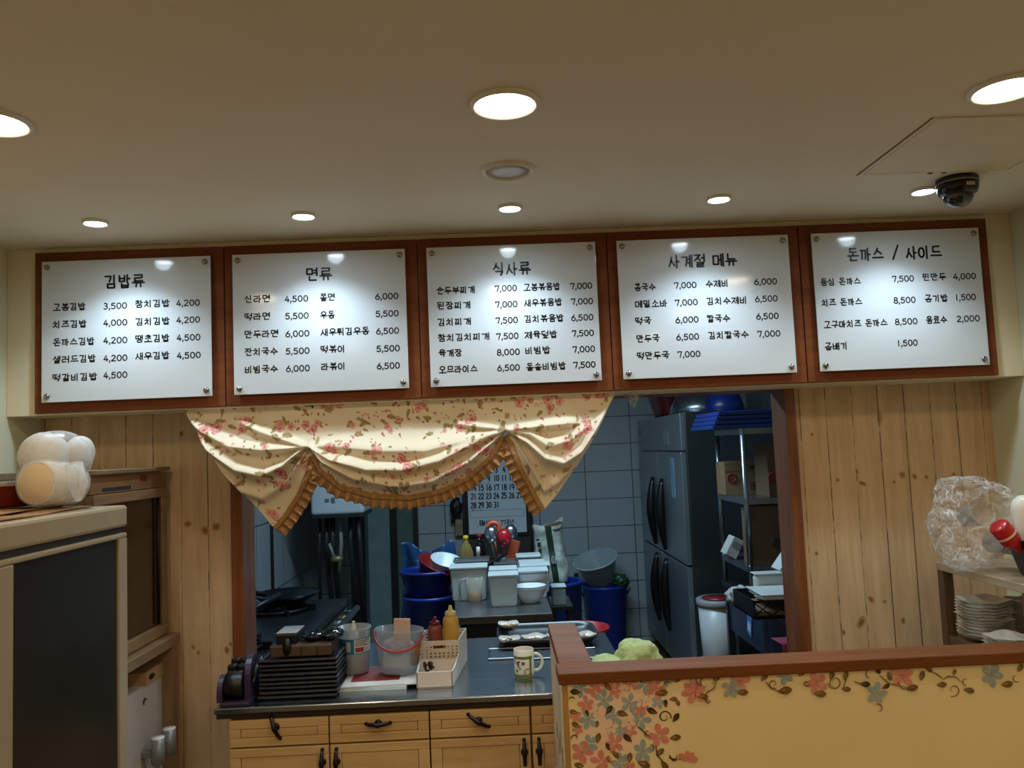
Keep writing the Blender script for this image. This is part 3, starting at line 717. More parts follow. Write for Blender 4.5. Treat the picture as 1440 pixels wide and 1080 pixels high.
def sleeve(u, v):
    a = 2 * PI * u; r = (.0001, .047, .053, .055, .056, .055, .05, .035, .012)[round(v * 8)]; z = (.008, .007, .0, -.03, -.06, -.09, -.12, -.14, -.15)[round(v * 8)]
    r *= 1 + .05 * mnoise.noise(Vector((math.cos(a) * 2, math.sin(a) * 2, v * 5))) * (v > .15)
    p = Mb @ Vector((r * math.cos(a), r * math.sin(a), z)); p.z = max(p.z, zc + .0005); return p
m.grid(sleeve, 48, 8)
def hood(n):
    return 1 + crease(n, 5) + (.12 * max(0, -n.z) * max(0, n.x))
m.bm(blob(up + Vector((.014, .015, -.006)), (.076, .082, .066), 5, hood), True)
m.tube([bc + Vector((.06, .05, .04)), bc + Vector((.072, .04, -.01)), bc + Vector((.078, .035, -.046))], [.02, .022, .007], 14)
m.build('film', film, bg)
rb = at(4, 697, 1.88)
t = thing('red_container', 'dark red plastic container at the left edge behind the bagged bowls', 'container', (rb.x - .06, 1.96, zc))
m = MB(); m.lathe([(.055, 0), (.07, .008), (.078, .05), (.08, .052), (.074, .05), (.066, .012), (.0001, .01)], (rb.x - .06, 1.98, zc), 32, cap=False); m.build('tub', mat('dark_red_plastic', (110, 34, 24), .35), t)
m = MB(); m.lathe([(.0001, .060), (.078, .060), (.083, .056), (.083, .05)], (rb.x - .06, 1.98, zc), 32, cap=False); m.build('lid', mat('grey_lid', (120, 110, 100), .5), t)

SX = -1.047
stw = wood('steriliser_wood', (116, 92, 64), (146, 116, 82), 'Y', 1, .5)
sy0, sy1 = 2.15, 2.615
zt = atx(237, 656, SX).z; zs = atx(236, 684, SX).z; zb = atx(230, 884, SX).z - .02
st = thing('sterilizer_cabinet', 'wood-framed cabinet with dark glass door against the left plank wall', 'cabinet', (-1.25, (sy0 + sy1) / 2, zb))
gst = mat('grey_sheet_steel', (140, 138, 132), .4, .5)
m = MB(); m.box((-1.44, sy0, zb), (SX - .03, sy1, zs)); m.build('body', stw, st)
m = MB(); m.box((-1.44, sy0, zs), (SX - .012, sy1 - .02, zt - .012)); m.build('top_box', wood('steriliser_dark', (120, 88, 56), (150, 112, 74), 'Y', 1, .5), st)
m = MB(); m.box((-1.44, sy0 - .004, zs - .03), (SX - .045, sy0, zt - .012)); m.box((-1.44, sy0 - .03, zt - .014), (-1.16, sy0 + .12, zt + .002)); m.build('steel_side', gst, st)
m = MB(); m.box((-1.44, sy0, zt - .012), (SX + .006, sy1 + .01, zt), .002); m.build('top_board', wood('grey_board', (110, 92, 72), (140, 118, 92), 'Y', 1, .6), st)
a = atx(203, 677, SX); b = atx(212, 667, SX)
m = MB(); m.box((SX - .0125, a.y, a.z), (SX - .0115, b.y, b.z)); m.build('red_sticker', mat('red_sticker', (120, 30, 26), .5), st)
a = atx(150, 694, SX); b = atx(190, 687, SX)
m = MB(); m.box((SX - .0125, a.y, zs + .004), (SX - .0115, b.y, zs + .014)); m.build('blue_strip', mat('blue_strip', (44, 52, 66), .5), st)
gw = atx(228, 700, SX).y
m = MB(); m.box((SX - .03, sy0, zs - .03), (SX, sy1, zs - .002), .003); m.box((SX - .03, sy0, zb), (SX, sy1, zb + .035), .003)
m.box((SX - .03, gw, zb + .035), (SX, sy1, zs - .03), .003); m.box((SX - .03, sy0, zb + .035), (SX, sy0 + .05, zs - .03), .003); d = m.build('door', stw, st)
m = MB(); m.box((SX - .026, sy0 + .05, zb + .034), (SX - .012, gw, zs - .029)); m.build('dark_glass', mat('brown_glass', (44, 34, 22), .15, spec=.4), d)
m = MB(); m.tube([(SX - .004, gw - .02, zb + .04), (SX - .004, gw - .02, zs - .03)], .004, 8); m.build('glass_edge', mat('black_seal', (14, 12, 10), .5), d)
for zz in (zb + .02, zs - .016): m = MB(); m.box((SX - .004, sy1 - .004, zz - .012), (SX + .002, sy1 + .006, zz + .012), .001); m.build('hinge', gst, d)

# base cabinet below it
lb = thing('base_cabinet', 'plain wooden base cabinet under the dark glass cabinet', 'cabinet', (-1.25, 2.35, 0))
zk = zb - .003
m = MB(); m.box((-1.445, 2.13, zk - .032), (SX + .03, sy1 + .02, zk), .003); m.build('top_board', stw, lb)
m = MB(); m.box((-1.44, sy1 - .03, 0), (SX + .022, sy1 + .015, zk - .032)); m.build('side_panel', wood('base_side', (126, 100, 68), (158, 126, 88), 'Z', 1, .55), lb)
m = MB(); m.box((-1.44, 2.14, 0), (SX + .022, 2.17, zk - .032)); m.build('side_panel', MATS['base_side'], lb)
m = MB(); m.box((-1.44, 2.17, .05), (-1.42, sy1 - .03, zk - .032)); m.build('back_panel', MATS['base_side'], lb)
m = MB(); m.box((-1.42, 2.17, .06), (SX, sy1 - .03, .08)); m.build('bottom_board', MATS['base_side'], lb)
# white dispenser
WX = SX - .01
pw = atx(231, 946, WX)
wd = thing('water_dispenser', 'white flat-fronted dispenser with two grey capped tubes, under the wooden top', 'dispenser', (WX - .1, 2.38, .08))
wpl = mat('white_dispenser_shell', (180, 172, 162), .35, var=.03)
m = MB(); m.box((WX - .2, 2.19, .08), (WX, pw.y, pw.z), .008); m.build('housing', wpl, wd)
m = MB(); tp = [(WX - .12, pw.y - .14), (WX + .004, pw.y - .14), (WX + .004, pw.y - .005), (WX - .12, pw.y - .005)]; m.prism(tp, 'Z', pw.z, pw.z + .035); m.build('wooden_top_block', mat('light_wood_block', (176, 140, 96), .6), wd)
a = atx(214, 932, WX + .006); m = MB(); m.lathe([(.012, 0), (.011, .003), (.0001, .003)], n=20, M=TR((WX + .0035, a.y, pw.z + .018), ry=R(90)), sx=.7, sy=1.6); m.build('finger_hole', mat('dark_hole', (36, 24, 16), .9), wd)
for py in (975, 980):
    a = atx(226, py, WX); m = MB(); m.lathe([(.0022, 0), (.0018, .0012), (.0001, .0014)], n=10, M=TR((WX, a.y, a.z), ry=R(90))); m.build('indicator_light', mat('pale_blue_dot', (196, 214, 226), .3), wd)
a = atx(203, 985, WX); m = MB(); m.tube([(WX + .001, a.y - .012, a.z - .004), (WX + .001, a.y, a.z + .006), (WX + .001, a.y + .012, a.z)], .002, 6); m.tube([(WX + .001, a.y, a.z + .006), (WX + .001, a.y - .006, a.z - .012)], .0016, 6); m.build('logo_mark', ink, wd)
for (px, py, hh) in ((222, 1037, .055), (238, 1024, .055)):
    a = atx(px, py, WX + .045); m = MB(); m.lathe([(.015, -hh * 1.35), (.018, -hh * 1.3), (.018, 0)], a, 24); tb_ = m.build('tube', mat('grey_tube', (136, 136, 134), .35, .3), wd)
    m = MB(); m.lathe([(.0182, -.003), (.0186, .001), (.0001, .002)], a, 24, cap=False); m.build('white_cap', white_pl, tb_)
    m = MB(); m.box((WX - .002, a.y - .01, a.z - hh), (WX + .03, a.y + .01, a.z - hh + .02), .003); m.build('bracket', mat('grey_tube', (0, 0, 0)), tb_)

# ================================================================ COUNTER
cw = wood('yellow_cabinet_paint', (196, 160, 106), (222, 188, 134), 'X', .8, .5)
iron = mat('black_iron', (26, 20, 17), .35, .4)
ZC = .85
stl = NT('brushed_steel'); stl.b.inputs['Metallic'].default_value = 1.0; stl.b.inputs['Base Color'].default_value = (.38, .43, .48, 1)
nz = stl.noise(stl.mapping(stl.obj(), (2, 60, 60)), 3, 3); stl.l(stl.math('ADD', stl.math('MULTIPLY', nz, .1), .16), stl.b.inputs['Roughness']); stl.bump(nz, .02, .0005); stl = stl.m
wt = thing('worktop', 'stainless steel worktop of the serving counter', 'worktop', (-.23, 2.75, ZC - .03))
m = MB(); m.box((-.832, 2.385, ZC - .018), (.372, 3.105, ZC), .004); m.build('steel_top', stl, wt)
m = MB(); m.box((-.828, 2.40, ZC - .034), (.368, 3.09, ZC - .019)); m.build('underside', mat('dark_board', (52, 38, 26), .7), wt)
CFY = 2.415
def cab_front(parent, name, x0, x1, z0, z1, handle):
    m = MB(); fwd = .004; b_ = .024
    m.box((x0, CFY - .018, z0), (x1, CFY, z0 + b_), .002); m.box((x0, CFY - .018, z1 - b_), (x1, CFY, z1), .002)
    m.box((x0, CFY - .018, z0 + b_), (x0 + b_ * 1.3, CFY, z1 - b_), .002); m.box((x1 - b_ * 1.3, CFY - .018, z0 + b_), (x1, CFY, z1 - b_), .002)
    m.box((x0 + b_ * 1.3 + .001, CFY - .0155, z0 + b_ + .001), (x1 - b_ * 1.3 - .001, CFY, z1 - b_ - .001), .002)
    o = m.build(name, cw, parent)
    if handle:
        hx, hz, ang = handle; L = .034; m = MB()
        M = TR((hx, CFY - .018, hz), ry=ang)
        prof = [(-L, -.002), (-L * .75, -.010), (-L * .3, -.016), (0, -.020), (L * .3, -.016), (L * .75, -.010), (L, -.002)]
        m.tube([(u, y, 0) for u, y in prof], [.003, .0055, .006, .0075, .006, .0055, .003], 10, M=M)
        m.lathe([(.011, 0), (.010, .003), (.0001, .004)], n=16, M=M @ TR((0, 0, 0), rx=R(90)))
        for sx in (-L, L): m.lathe([(.0055, 0), (.005, .003), (.0001, .004)], n=10, M=M @ TR((sx, 0, 0), rx=R(90)))
        m.build('handle', iron, o)
    return o
fx = lambda p: at(p, 1020, CFY - .018).x
zdr0, zdr1 = at(390, 1050, CFY - .018).z + .002, ZC - .04
zdo = zdr0 - .005
for nm_, (pa, pb), hs, lab in (('a', ((322, 461.5), (463.5, 603)), ((388, 1022, R(70)), (532, 1017, 0)), 'left one'), ('b', ((605, 745), (748, 887)), ((673, 1013, R(32)), None), 'right one, partly behind the painted partition')):
    u0, u1 = fx(pa[0]), fx(pb[1])
    cu = thing('counter_cabinet', f'yellowish wooden counter cabinet with drawers and black handles, {lab}', 'cabinet', ((u0 + u1) / 2, 2.6, 0), 'counter cabinets under the steel worktop')
    m = MB(); m.box((u0, CFY + .001, .06), (u1, 2.98, ZC - .035)); m.box((u0 + .01, CFY + .04, 0), (u1 - .01, 2.96, .06)); m.build('carcass', mat('cabinet_inside', (120, 84, 46), .6), cu)
    for (xa, xb), h in zip((pa, pb), hs):
        hh = None
        if h: q = at(h[0], h[1], CFY - .018); hh = (q.x, q.z, h[2])
        cab_front(cu, 'drawer', fx(xa), fx(xb), zdr0, zdr1, hh)
        right = (xa, xb) == pa
        hxx = fx(xb) - .018 if right else fx(xa) + .018
        cab_front(cu, 'door', fx(xa), fx(xb), .07, zdo, (hxx, zdo - .045, R(90)))

# ================================================================ PARTITION with painted flowers
YP = 1.866
pyel = mat('cream_yellow_panel', (236, 212, 156), .55, var=.05, scale=3)
pt = thing('partition', 'low cream partition painted with flowers, brown wooden cap on top', 'partition', (.85, 1.9, 0))
m = MB(); m.box((.122, YP, 0), (XR - .002, YP + .062, 1.02)); m.build('front_panel', pyel, pt)
m = MB(); m.box((.126, YP + .062, 0), (.192, 2.38, 1.02)); m.build('return_panel', wood('return_wood', (186, 148, 92), (212, 176, 116), 'Z', 1, .5), pt)
m = MB(); m.box((.121, YP - .002, 0), (.134, YP, 1.02)); m.build('corner_bead', mat('corner_bead', (170, 128, 70), .5), pt)
m = MB(); m.box((.114, YP - .010, 1.02), (XR - .002, 1.948, 1.045), .003); m.box((.122, 1.948, 1.02), (.2, 2.372, 1.045), .003)
m.build('cap', capw, pt)
pn = thing('paper_notice', 'white paper strip with black marks on the left side of the partition', 'notice', (.125, 2.1, .8))
m = MB(); m.box((.1248, 1.90, .62), (.1258, 2.30, 1.0)); m.build('sheet', mat('notice_paper', (205, 180, 140), .7), pn)
m = MB()
for k in range(5): m.box((.1243, 1.93 + .06 * k, .80 - .02 * (k % 2)), (.1249, 1.945 + .06 * k, .82 + .015 * (k % 3)))
m.build('marks', ink, pn)
FP = [mat('paint_pink', (214, 132, 112), .6, var=.1, scale=60), mat('paint_blue_grey', (152, 164, 160), .6, var=.12, scale=60), mat('paint_pale_pink', (236, 200, 170), .6, var=.06, scale=60),
      mat('paint_leaf_dark', (64, 46, 18), .6, var=.2, scale=60), mat('paint_leaf_olive', (116, 84, 34), .6, var=.2, scale=60), mat('paint_dot', (176, 120, 80), .6), mat('paint_pale_wash', (238, 208, 168), .6, var=.03)]
fm = MB(); lay = [0]
def dec(poly, mi):
    lay[0] += 1; y = YP - .0004 - .000004 * lay[0]; fm.cur = mi
    fm.add([(u, y, v) for u, v in poly], [tuple(range(len(poly)))])
def petal(cx, cz, a, r0, L, wd, mi):
    ca, sa = math.cos(a), math.sin(a); p = []
    for k in range(11):
        t = k / 10; u = r0 + L * t; h = wd * (math.sin(PI * min(1, t * .9 + .08)) ** .8) * (.45 + .75 * t); p.append((u, h))
    p = p + [(u, -h) for u, h in reversed(p)]
    dec([(cx + u * ca - h * sa, cz + u * sa + h * ca) for u, h in p], mi)
def P2(px, py): q = at(px, py, YP); return q.x, q.z
PXM = YP / F
def flower(px, py, r, mi, rot=None, n=5, half=False):
    cx, cz = P2(px, py); r = r * PXM * 1.2; rot = rnd.uniform(0, 6) if rot is None else rot
    n = n if not half else 4
    for k in range(n + (1 if not half and rnd.random() < .4 else 0)):
        nn = n if not half else 9
        petal(cx, cz, rot + 2 * PI * k / nn + rnd.uniform(-.12, .12), r * .1, r * rnd.uniform(.82, 1.0), r * .34, mi)
    if rnd.random() < .5: dec([(cx + .1 * r * math.cos(a * PI / 4), cz + .1 * r * math.sin(a * PI / 4)) for a in range(8)], 5)
def leaf(px, py, L, a, mi=3):
    cx, cz = P2(px, py); L = L * PXM
    petal(cx - L * .5 * math.cos(a), cz - L * .5 * math.sin(a), a, 0, L, L * .32, mi)
    petal(cx - L * .42 * math.cos(a), cz - L * .42 * math.sin(a), a + .12, 0, L * .55, L * .07, 5 if mi == 4 else 4)
def stroke(pts, w0, w1, mi=3):
    q = [P2(*p) for p in pts]; n = len(q)
    Lf = []; Rt = []
    for i in range(n):
        a = q[max(i - 1, 0)]; b = q[min(i + 1, n - 1)]; dx, dz = b[0] - a[0], b[1] - a[1]; L = math.hypot(dx, dz) or 1
        t = i / (n - 1); h = (w0 + (w1 - w0) * t) * (math.sin(PI * min(.95, t * .9 + .1)) ** .5) * PXM / 2
        Lf.append((q[i][0] - dz / L * h, q[i][1] + dx / L * h)); Rt.append((q[i][0] + dz / L * h, q[i][1] - dx / L * h))
    for i in range(n - 1): dec([Lf[i], Lf[i + 1], Rt[i + 1], Rt[i]], mi)
def scroll(px, py, r, a0, turns=1.3, mi=3, w=2.2):
    pts = []
    for k in range(25):
        t = k / 24; a = a0 + turns * 2 * PI * t; rr = r * (1 - .72 * t); pts.append((px + rr * math.cos(a), py + rr * math.sin(a)))
    stroke(pts, w, w * .5, mi)
Z5 = lambda x, y: (780 + x / 6.545, 920 + y / 6.545)
for x, y, r in ((300, 330, 120), (520, 380, 150), (760, 420, 150), (420, 560, 150), (660, 620, 150), (860, 600, 130), (300, 760, 120), (520, 760, 140), (720, 800, 110), (380, 930, 110), (900, 400, 110), (1130, 430, 90)):
    cx_, cz_ = P2(780 + x / 6.545, 920 + y / 6.545); r_ = r / 6.545 * PXM
    dec([(cx_ + r_ * (1 + .15 * math.sin(3 * a * PI / 12 + x)) * math.cos(a * PI / 12), cz_ + r_ * math.sin(a * PI / 12)) for a in range(24)], 6)
Z8 = lambda x, y: (980 + x / 3.13, 920 + y / 3.13)
for lst, mi in (([(390, 500, 75), (590, 430, 70), (800, 420, 70), (640, 320, 60), (680, 620, 75), (520, 670, 75), (390, 860, 75), (290, 680, 60), (330, 420, 55), (870, 390, 50), (480, 590, 70), (450, 760, 60)], 2),
                ([(245, 310, 70), (450, 420, 78), (690, 450, 72), (830, 280, 72), (1030, 210, 68), (950, 440, 55), (545, 570, 78), (310, 600, 78), (790, 600, 78), (320, 820, 74), (815, 890, 80), (610, 1000, 80), (600, 710, 64), (640, 200, 50)], 1),
                ([(400, 250, 72), (700, 270, 66), (930, 310, 78), (360, 320, 66), (1265, 340, 80), (290, 460, 64), (960, 750, 88), (250, 900, 84), (545, 820, 74), (430, 990, 84), (700, 700, 54), (790, 500, 56), (560, 330, 62), (190, 570, 50), (210, 690, 46), (700, 1060, 60)], 0)):
    for x, y, r in lst: flower(*Z5(x, y), r / 6.545, mi)
for x, y, r in ((640, 325, 45), (800, 425, 55), (680, 625, 60), (520, 672, 55), (390, 520, 55)): flower(*Z5(x, y), r / 6.545, 2)
flower(*Z5(1220, 985), 78 / 6.545, 0, .2, half=True)
for x, y, L, a, mi in ((330, 215, 90, 1.5, 3), (190, 345, 95, 3.0, 3), (490, 300, 90, 2.3, 4), (810, 210, 100, 1.1, 3), (1140, 220, 95, .8, 4), (985, 355, 110, .1, 4), (175, 530, 80, 2.9, 4), (195, 650, 85, 2.6, 4), (500, 510, 90, .9, 3), (625, 545, 100, 2.8, 4),
                       (895, 520, 100, 2.7, 3), (1115, 580, 90, .9, 3), (400, 770, 90, 1.3, 4), (670, 770, 95, 2.4, 3), (1110, 765, 100, .1, 4), (490, 850, 70, 1.9, 3), (970, 900, 90, .7, 4), (1350, 390, 110, -.2, 4), (690, 950, 90, 1.4, 4), (225, 1020, 90, 2.9, 4), (1010, 1020, 100, -1.0, 4), (820, 1010, 120, -.4, 4),
                       (1020, 450, 70, 1.6, 3), (300, 540, 60, 1.9, 3), (390, 640, 60, 1.4, 4), (1090, 410, 70, .1, 4), (1130, 440, 70, -1.2, 4), (560, 920, 80, -.8, 4)):
    leaf(*Z5(x, y), L / 6.545, a, mi)
for x, y, r, a0, tn in ((200, 225, 45, -1.5, 1.2), (1010, 575, 62, .3, -1.2), (1105, 930, 48, 3.3, -.6), (920, 215, 50, 4.4, -.35), (1390, 270, 66, 4.5, -.55), (170, 420, 40, 3.4, .4), (520, 965, 40, 4.2, -.6), (880, 880, 55, 4.7, .35), (575, 240, 40, 3.2, .5), (190, 770, 40, 3, .6), (1420, 420, 45, 4.4, -.6), (1060, 285, 60, 3.2, .35), (1235, 235, 45, 4.5, .3), (860, 720, 40, 2, .5)):
    x_, y_ = Z5(x, y); scroll(x_, y_, r / 6.545, a0, tn, 3 if rnd.random() < .5 else 4)
for pts in ([(540, 170), (600, 200), (640, 260)], [(760, 660), (830, 720), (880, 760)], [(930, 840), (940, 920), (990, 980), (1040, 1040)], [(1050, 940), (1090, 975), (1160, 960)]):
    stroke([Z5(*p) for p in pts], 2.6, 1.2, 3)
for x, y, r, mi in ((188, 115, 38, 0), (150, 150, 34, 1), (388, 88, 34, 1), (525, 120, 40, 0), (790, 170, 38, 1), (900, 88, 44, 0), (1295, 88, 42, 1), (-10, 165, 40, 0)): flower(*Z8(x, y), r / 3.13, mi)
for x, y, L, a, mi in ((90, 100, 38, .9, 4), (25, 185, 46, 0, 4), (200, 166, 48, 0, 4), (295, 100, 40, .8, 4), (385, 158, 62, .1, 4), (460, 82, 38, .6, 4), (540, 172, 54, -.1, 4), (592, 92, 40, 1.2, 4), (655, 152, 40, -.1, 4), (792, 66, 40, -1.0, 3), (830, 140, 36, .4, 3), (945, 147, 52, .2, 4), (1017, 62, 40, -.8, 4), (1075, 132, 44, 0, 4), (1130, 78, 28, 1.2, 4), (1195, 157, 46, -.2, 4), (1362, 130, 52, .1, 4), (1420, 58, 40, .9, 4), (653, 92, 40, 1.2, 4), (738, 130, 46, -.1, 3), (845, 95, 40, -1.3, 4), (988, 92, 44, 1.2, 4)):
    leaf(*Z8(x, y), L / 3.13, a, mi)
for x, y, r, a0, tn in ((20, 120, 34, 4.5, -.5), (60, 190, 30, 4.5, -.5), (335, 128, 22, 1, 1.1), (605, 120, 34, 3, -1.0), (480, 125, 16, 0, 1.0), (760, 90, 26, 4.5, -.5), (795, 240, 26, 4.2, .6), (1125, 155, 30, 2, -1.0), (1180, 115, 20, 1.5, .6), (1400, 100, 22, 1, .6), (60, 120, 24, 4, .6)):
    x_, y_ = Z8(x, y); scroll(x_, y_, r / 3.13, a0, tn, 4, 1.8)
for pts in ([(300, 118), (322, 145), (350, 158), (385, 160)], [(800, 90), (840, 125), (890, 138), (945, 148)], [(1020, 68), (1060, 90), (1082, 110)], [(1080, 108), (1100, 95), (1135, 98), (1165, 125)], [(40, 165), (70, 150), (80, 130), (88, 108)], [(590, 100), (580, 130), (610, 150)], [(690, 118), (720, 128), (755, 128)], [(640, 150), (652, 110), (660, 80)], [(880, 120), (900, 150), (940, 150)]):
    stroke([Z8(*p) for p in pts], 2.2, 1.2, 4)
for k in range(60):   # the painted bunch carries on down the corner of the panel
    x_ = 785 + rnd.uniform(0, 1) ** 1.5 * 150; y_ = rnd.uniform(1085, 1330)
    if rnd.random() < .6: flower(x_, y_, rnd.uniform(9, 12), rnd.choice((0, 1, 2)))
    else: leaf(x_, y_, rnd.uniform(12, 16), rnd.uniform(0, 6), rnd.choice((3, 4)))
fm.build('painted_flowers', FP, pt, fixn=False)
# ================================================================ ON THE COUNTER
blkp = mat('black_plastic', (11, 10, 10), .38, var=.15)
q = atz(362, 986, ZC); q2 = atz(477, 977, ZC)
tx0, tx1, ty0 = q.x, q2.x, q.y + .004
def tray_mesh(x0, x1, y0, y1, z, h=.0115):
    m = MB()
    m.box((x0 + .012, y0 + .012, z), (x1 - .012, y1 - .012, z + .004), .002)
    r = .014
    for (a0, b0, a1, b1) in ((x0, y0, x1, y0 + r), (x0, y1 - r, x1, y1), (x0, y0 + r, x0 + r, y1 - r), (x1 - r, y0 + r, x1, y1 - r)):
        m.box((a0, b0, z + .003), (a1, b1, z + h), .004)
    return m
tray0 = None
NT_ = 9
for k in range(NT_):
    z = ZC + .0126 * (NT_ - 1 - k); dx = rnd.uniform(-.003, .003); dy = rnd.uniform(-.003, .003)
    if tray0 is None:
        tray0 = thing('serving_tray', '', 'tray', ((tx0 + tx1) / 2, ty0 + .16, z), 'stacked black serving trays'); tray_mesh(tx0, tx1, ty0, ty0 + .32, z).build('tray_body', blkp, tray0); t = tray0
    else:
        t = copy_tree(tray0); t.location = ((tx0 + tx1) / 2 + dx, ty0 + .16 + dy, z)
    t['label'] = f'black serving tray, {ORD[k]} of the stack at the left of the counter'
zt_ = ZC + .0126 * NT_
cdy = thing('cutlery_caddy', 'dark brown lidded caddy on top of the stacked black trays', 'caddy', ((tx0 + tx1) / 2, ty0 + .08, zt_))
m = MB(); m.box((tx0 + .03, ty0 + .02, zt_), (tx1 - .022, ty0 + .16, zt_ + .034), .004); m.build('box', mat('dark_brown_box', (58, 42, 28), .5), cdy)
for k in range(4): m = MB(); m.box((tx0 + .035 + .046 * k, ty0 + .0185, zt_ + .003), (tx0 + .074 + .046 * k, ty0 + .0205, zt_ + .031), .0008); m.build('front_panel', mat('brown_band', (74, 56, 36), .5), cdy)
m = MB(); m.lathe([(.013, 0), (.012, .004), (.0001, .006)], n=24, M=TR((tx0 + .082, ty0 + .0185, zt_ + .03), rx=R(90)), sy=1.9); m.build('clasp', blkp, cdy)
for k, (dx, L, hgt, lb) in enumerate(((.045, .06, .03, 'black slab with a pale edge, left one on the brown caddy'), (.115, .05, .026, 'black lumpy pouch in the middle on the brown caddy'), (.17, .05, .03, 'shiny black lumpy pouch, right one on the brown caddy'))):
    c = Vector((tx0 + .03 + dx, ty0 + .09, zt_ + .034))
    if k == 0:
        t = thing('black_case', lb, 'case', c); m = MB(); m.box((c.x - .032, c.y - .05, c.z), (c.x + .032, c.y + .05, c.z + hgt), .005); m.build('case_body', blkp, t)
        m = MB(); m.box((c.x - .030, c.y - .049, c.z + hgt), (c.x + .031, c.y + .05, c.z + hgt + .003), .001); m.build('pale_edge', mat('pale_edge', (150, 152, 150), .3), t)
    else:
        t = thing('black_pouch', lb, 'pouch', c); m = MB(); m.bm(blob(c + Vector((0, 0, hgt / 2)), (.034, .045, hgt / 2), 4, lambda n, k=k: 1 + .22 * mnoise.noise(n * 3 + Vector((k, 0, 0)))), True)
        for v in m.v: v.z = max(v.z, c.z)
        m.build('pouch_body', mat('black_vinyl', (14, 14, 15), .15), t)
# purple and black gadget
g = atz(333, 990, ZC + .004); gx, gy = -.772, 2.44
pur = mat('purple_plastic', (52, 40, 64), .4, var=.08)
gd = thing('hand_slicer', 'black and purple hand gadget at the left end of the counter', 'kitchen gadget', (gx, gy, ZC))
m = MB(); m.box((gx - .045, gy - .05, ZC), (gx + .04, gy + .09, ZC + .012), .004); m.build('base', mat('dark_purple', (36, 24, 38), .45), gd)
def cheek(x0, x1, r, zc_, yc):
    m = MB(); pl = [(yc + r * math.cos(R(a)), ZC + zc_ + r * 1.25 * math.sin(R(a))) for a in range(0, 181, 15)] + [(yc - r, ZC + .011), (yc + r, ZC + .011)]; m.prism(pl, 'X', x0, x1); return m
cheek(gx - .055, gx - .04, .04, .03, gy).build('side_cheek', pur, gd)
cheek(gx + .018, gx + .034, .05, .065, gy + .03).build('side_cheek', pur, gd)
m = MB(); m.lathe([(.001, 0), (.034, .001), (.038, .004), (.038, .05), (.034, .053), (.001, .054)], n=28, M=TR((gx - .039, gy, ZC + .05), ry=R(90))); m.build('drum', blkp, gd)
for dy, hh in ((.035, .10), (.07, .11)):
    for dx in (-.032, -.002): m = MB(); m.box((gx + dx - .013, gy + dy - .014, ZC + .012), (gx + dx + .013, gy + dy + .014, ZC + hh), .006); m.build('knob', blkp, gd)
m = MB(); m.tube([(gx + .034, gy + .0, ZC + .05), (gx + .046, gy + .0, ZC + .09), (gx + .05, gy + .04, ZC + .112)], .008, 8); m.build('crank', blkp, gd)

# paper stack
paper = mat('white_paper', (206, 202, 196), .7, var=.04); redp = mat('red_print', (130, 40, 34), .6)
pa = atz(472, 974, ZC); pb = atz(572, 971, ZC)
for k, (h0, h1, dx0, dx1, mt, nm, lb) in enumerate(((0, .011, 0, 0, mat('pale_mint_paper', (200, 212, 206), .7), 'paper_stack', 'thick pale stack of papers at the bottom, under the clear tubs'), (.0115, .016, .005, .03, paper, 'magazine', 'white magazine with red cover lying on the pale papers, under the tubs'))):
    t = thing(nm, lb, 'papers', ((pa.x + pb.x) / 2, pa.y + .1, ZC + h0)); m = MB(); M = rotz(R(-1.5 + 3 * k), ((pa.x + pb.x) / 2, pa.y + .1, 0))
    hw = (pb.x - pa.x) / 2; m.box((-hw + dx0, -.1, ZC + h0), (hw + dx1, .11, ZC + h1), .001, M=M); m.build('pages', mt, t)
    if k: m = MB(); m.box((-hw + .035, -.055, ZC + h1), (hw - .03, .105, ZC + h1 + .0006), M=M); m.build('cover_print', redp, t)
zp = ZC + .0168
clear = mat('clear_plastic', (190, 200, 206), .12, var=.02, alpha=.14)
cloudy = mat('cloudy_plastic', (200, 206, 210), .25, var=.02, alpha=.32)
c = atz(497, 950, zp); c.y += .035; c.x -= .0
tb1 = thing('plastic_tub', 'clear round tub with blue and white label, behind the paper stack', 'tub', (c.x, c.y, zp))
m = MB(); m.lathe([(.0001, .002), (.040, .002), (.0435, .006), (.0505, .135), (.0525, .136), (.0525, .142), (.0495, .142), (.042, .008), (.0001, .005)], (c.x, c.y, zp), 36, cap=False); m.build('shell', cloudy, tb1)
def band(mb, c, r0, r1, z0, z1, a0, a1, n=16):
    mb.grid(lambda u, v: (c[0] + (r0 + (r1 - r0) * v) * math.cos(R(a0 + (a1 - a0) * u)), c[1] + (r0 + (r1 - r0) * v) * math.sin(R(a0 + (a1 - a0) * u)), c[2] + z0 + (z1 - z0) * v), n, 2)
rz = lambda z: .0435 + (.0505 - .0435) * (z - .006) / .129 + .0004
m = MB(); band(m, (c.x, c.y, zp), rz(.066), rz(.112), .066, .112, -200, 20, 30); m.build('label_band', mat('label_blue', (44, 112, 146), .4), tb1)
m = MB(); band(m, (c.x, c.y, zp), rz(.068) + .0003, rz(.110) + .0003, .069, .110, -82, 15, 16); m.build('label_panel', mat('label_white', (206, 204, 200), .4), tb1)
m = MB(); band(m, (c.x, c.y, zp), rz(.072) + .0006, rz(.086) + .0006, .072, .086, -78, -46, 10); m.build('label_picture', mat('label_red', (148, 48, 44), .4), tb1)
m = MB()
for k in range(4): band(m, (c.x, c.y, zp), rz(.09 + .005 * k) + .0006, rz(.09 + .005 * k) + .0006, .0905 + .0048 * k, .0925 + .0048 * k, -78, -78 + (50, 36, 44, 60)[k], 8)
m.build('label_lines', mat('label_ink', (70, 60, 60), .5), tb1)
m = MB(); band(m, (c.x, c.y, zp), rz(.075) + .0004, rz(.1) + .0004, .074, .104, -112, -95, 6); m.build('barcode', mat('barcode_grey', (176, 186, 192), .5), tb1)
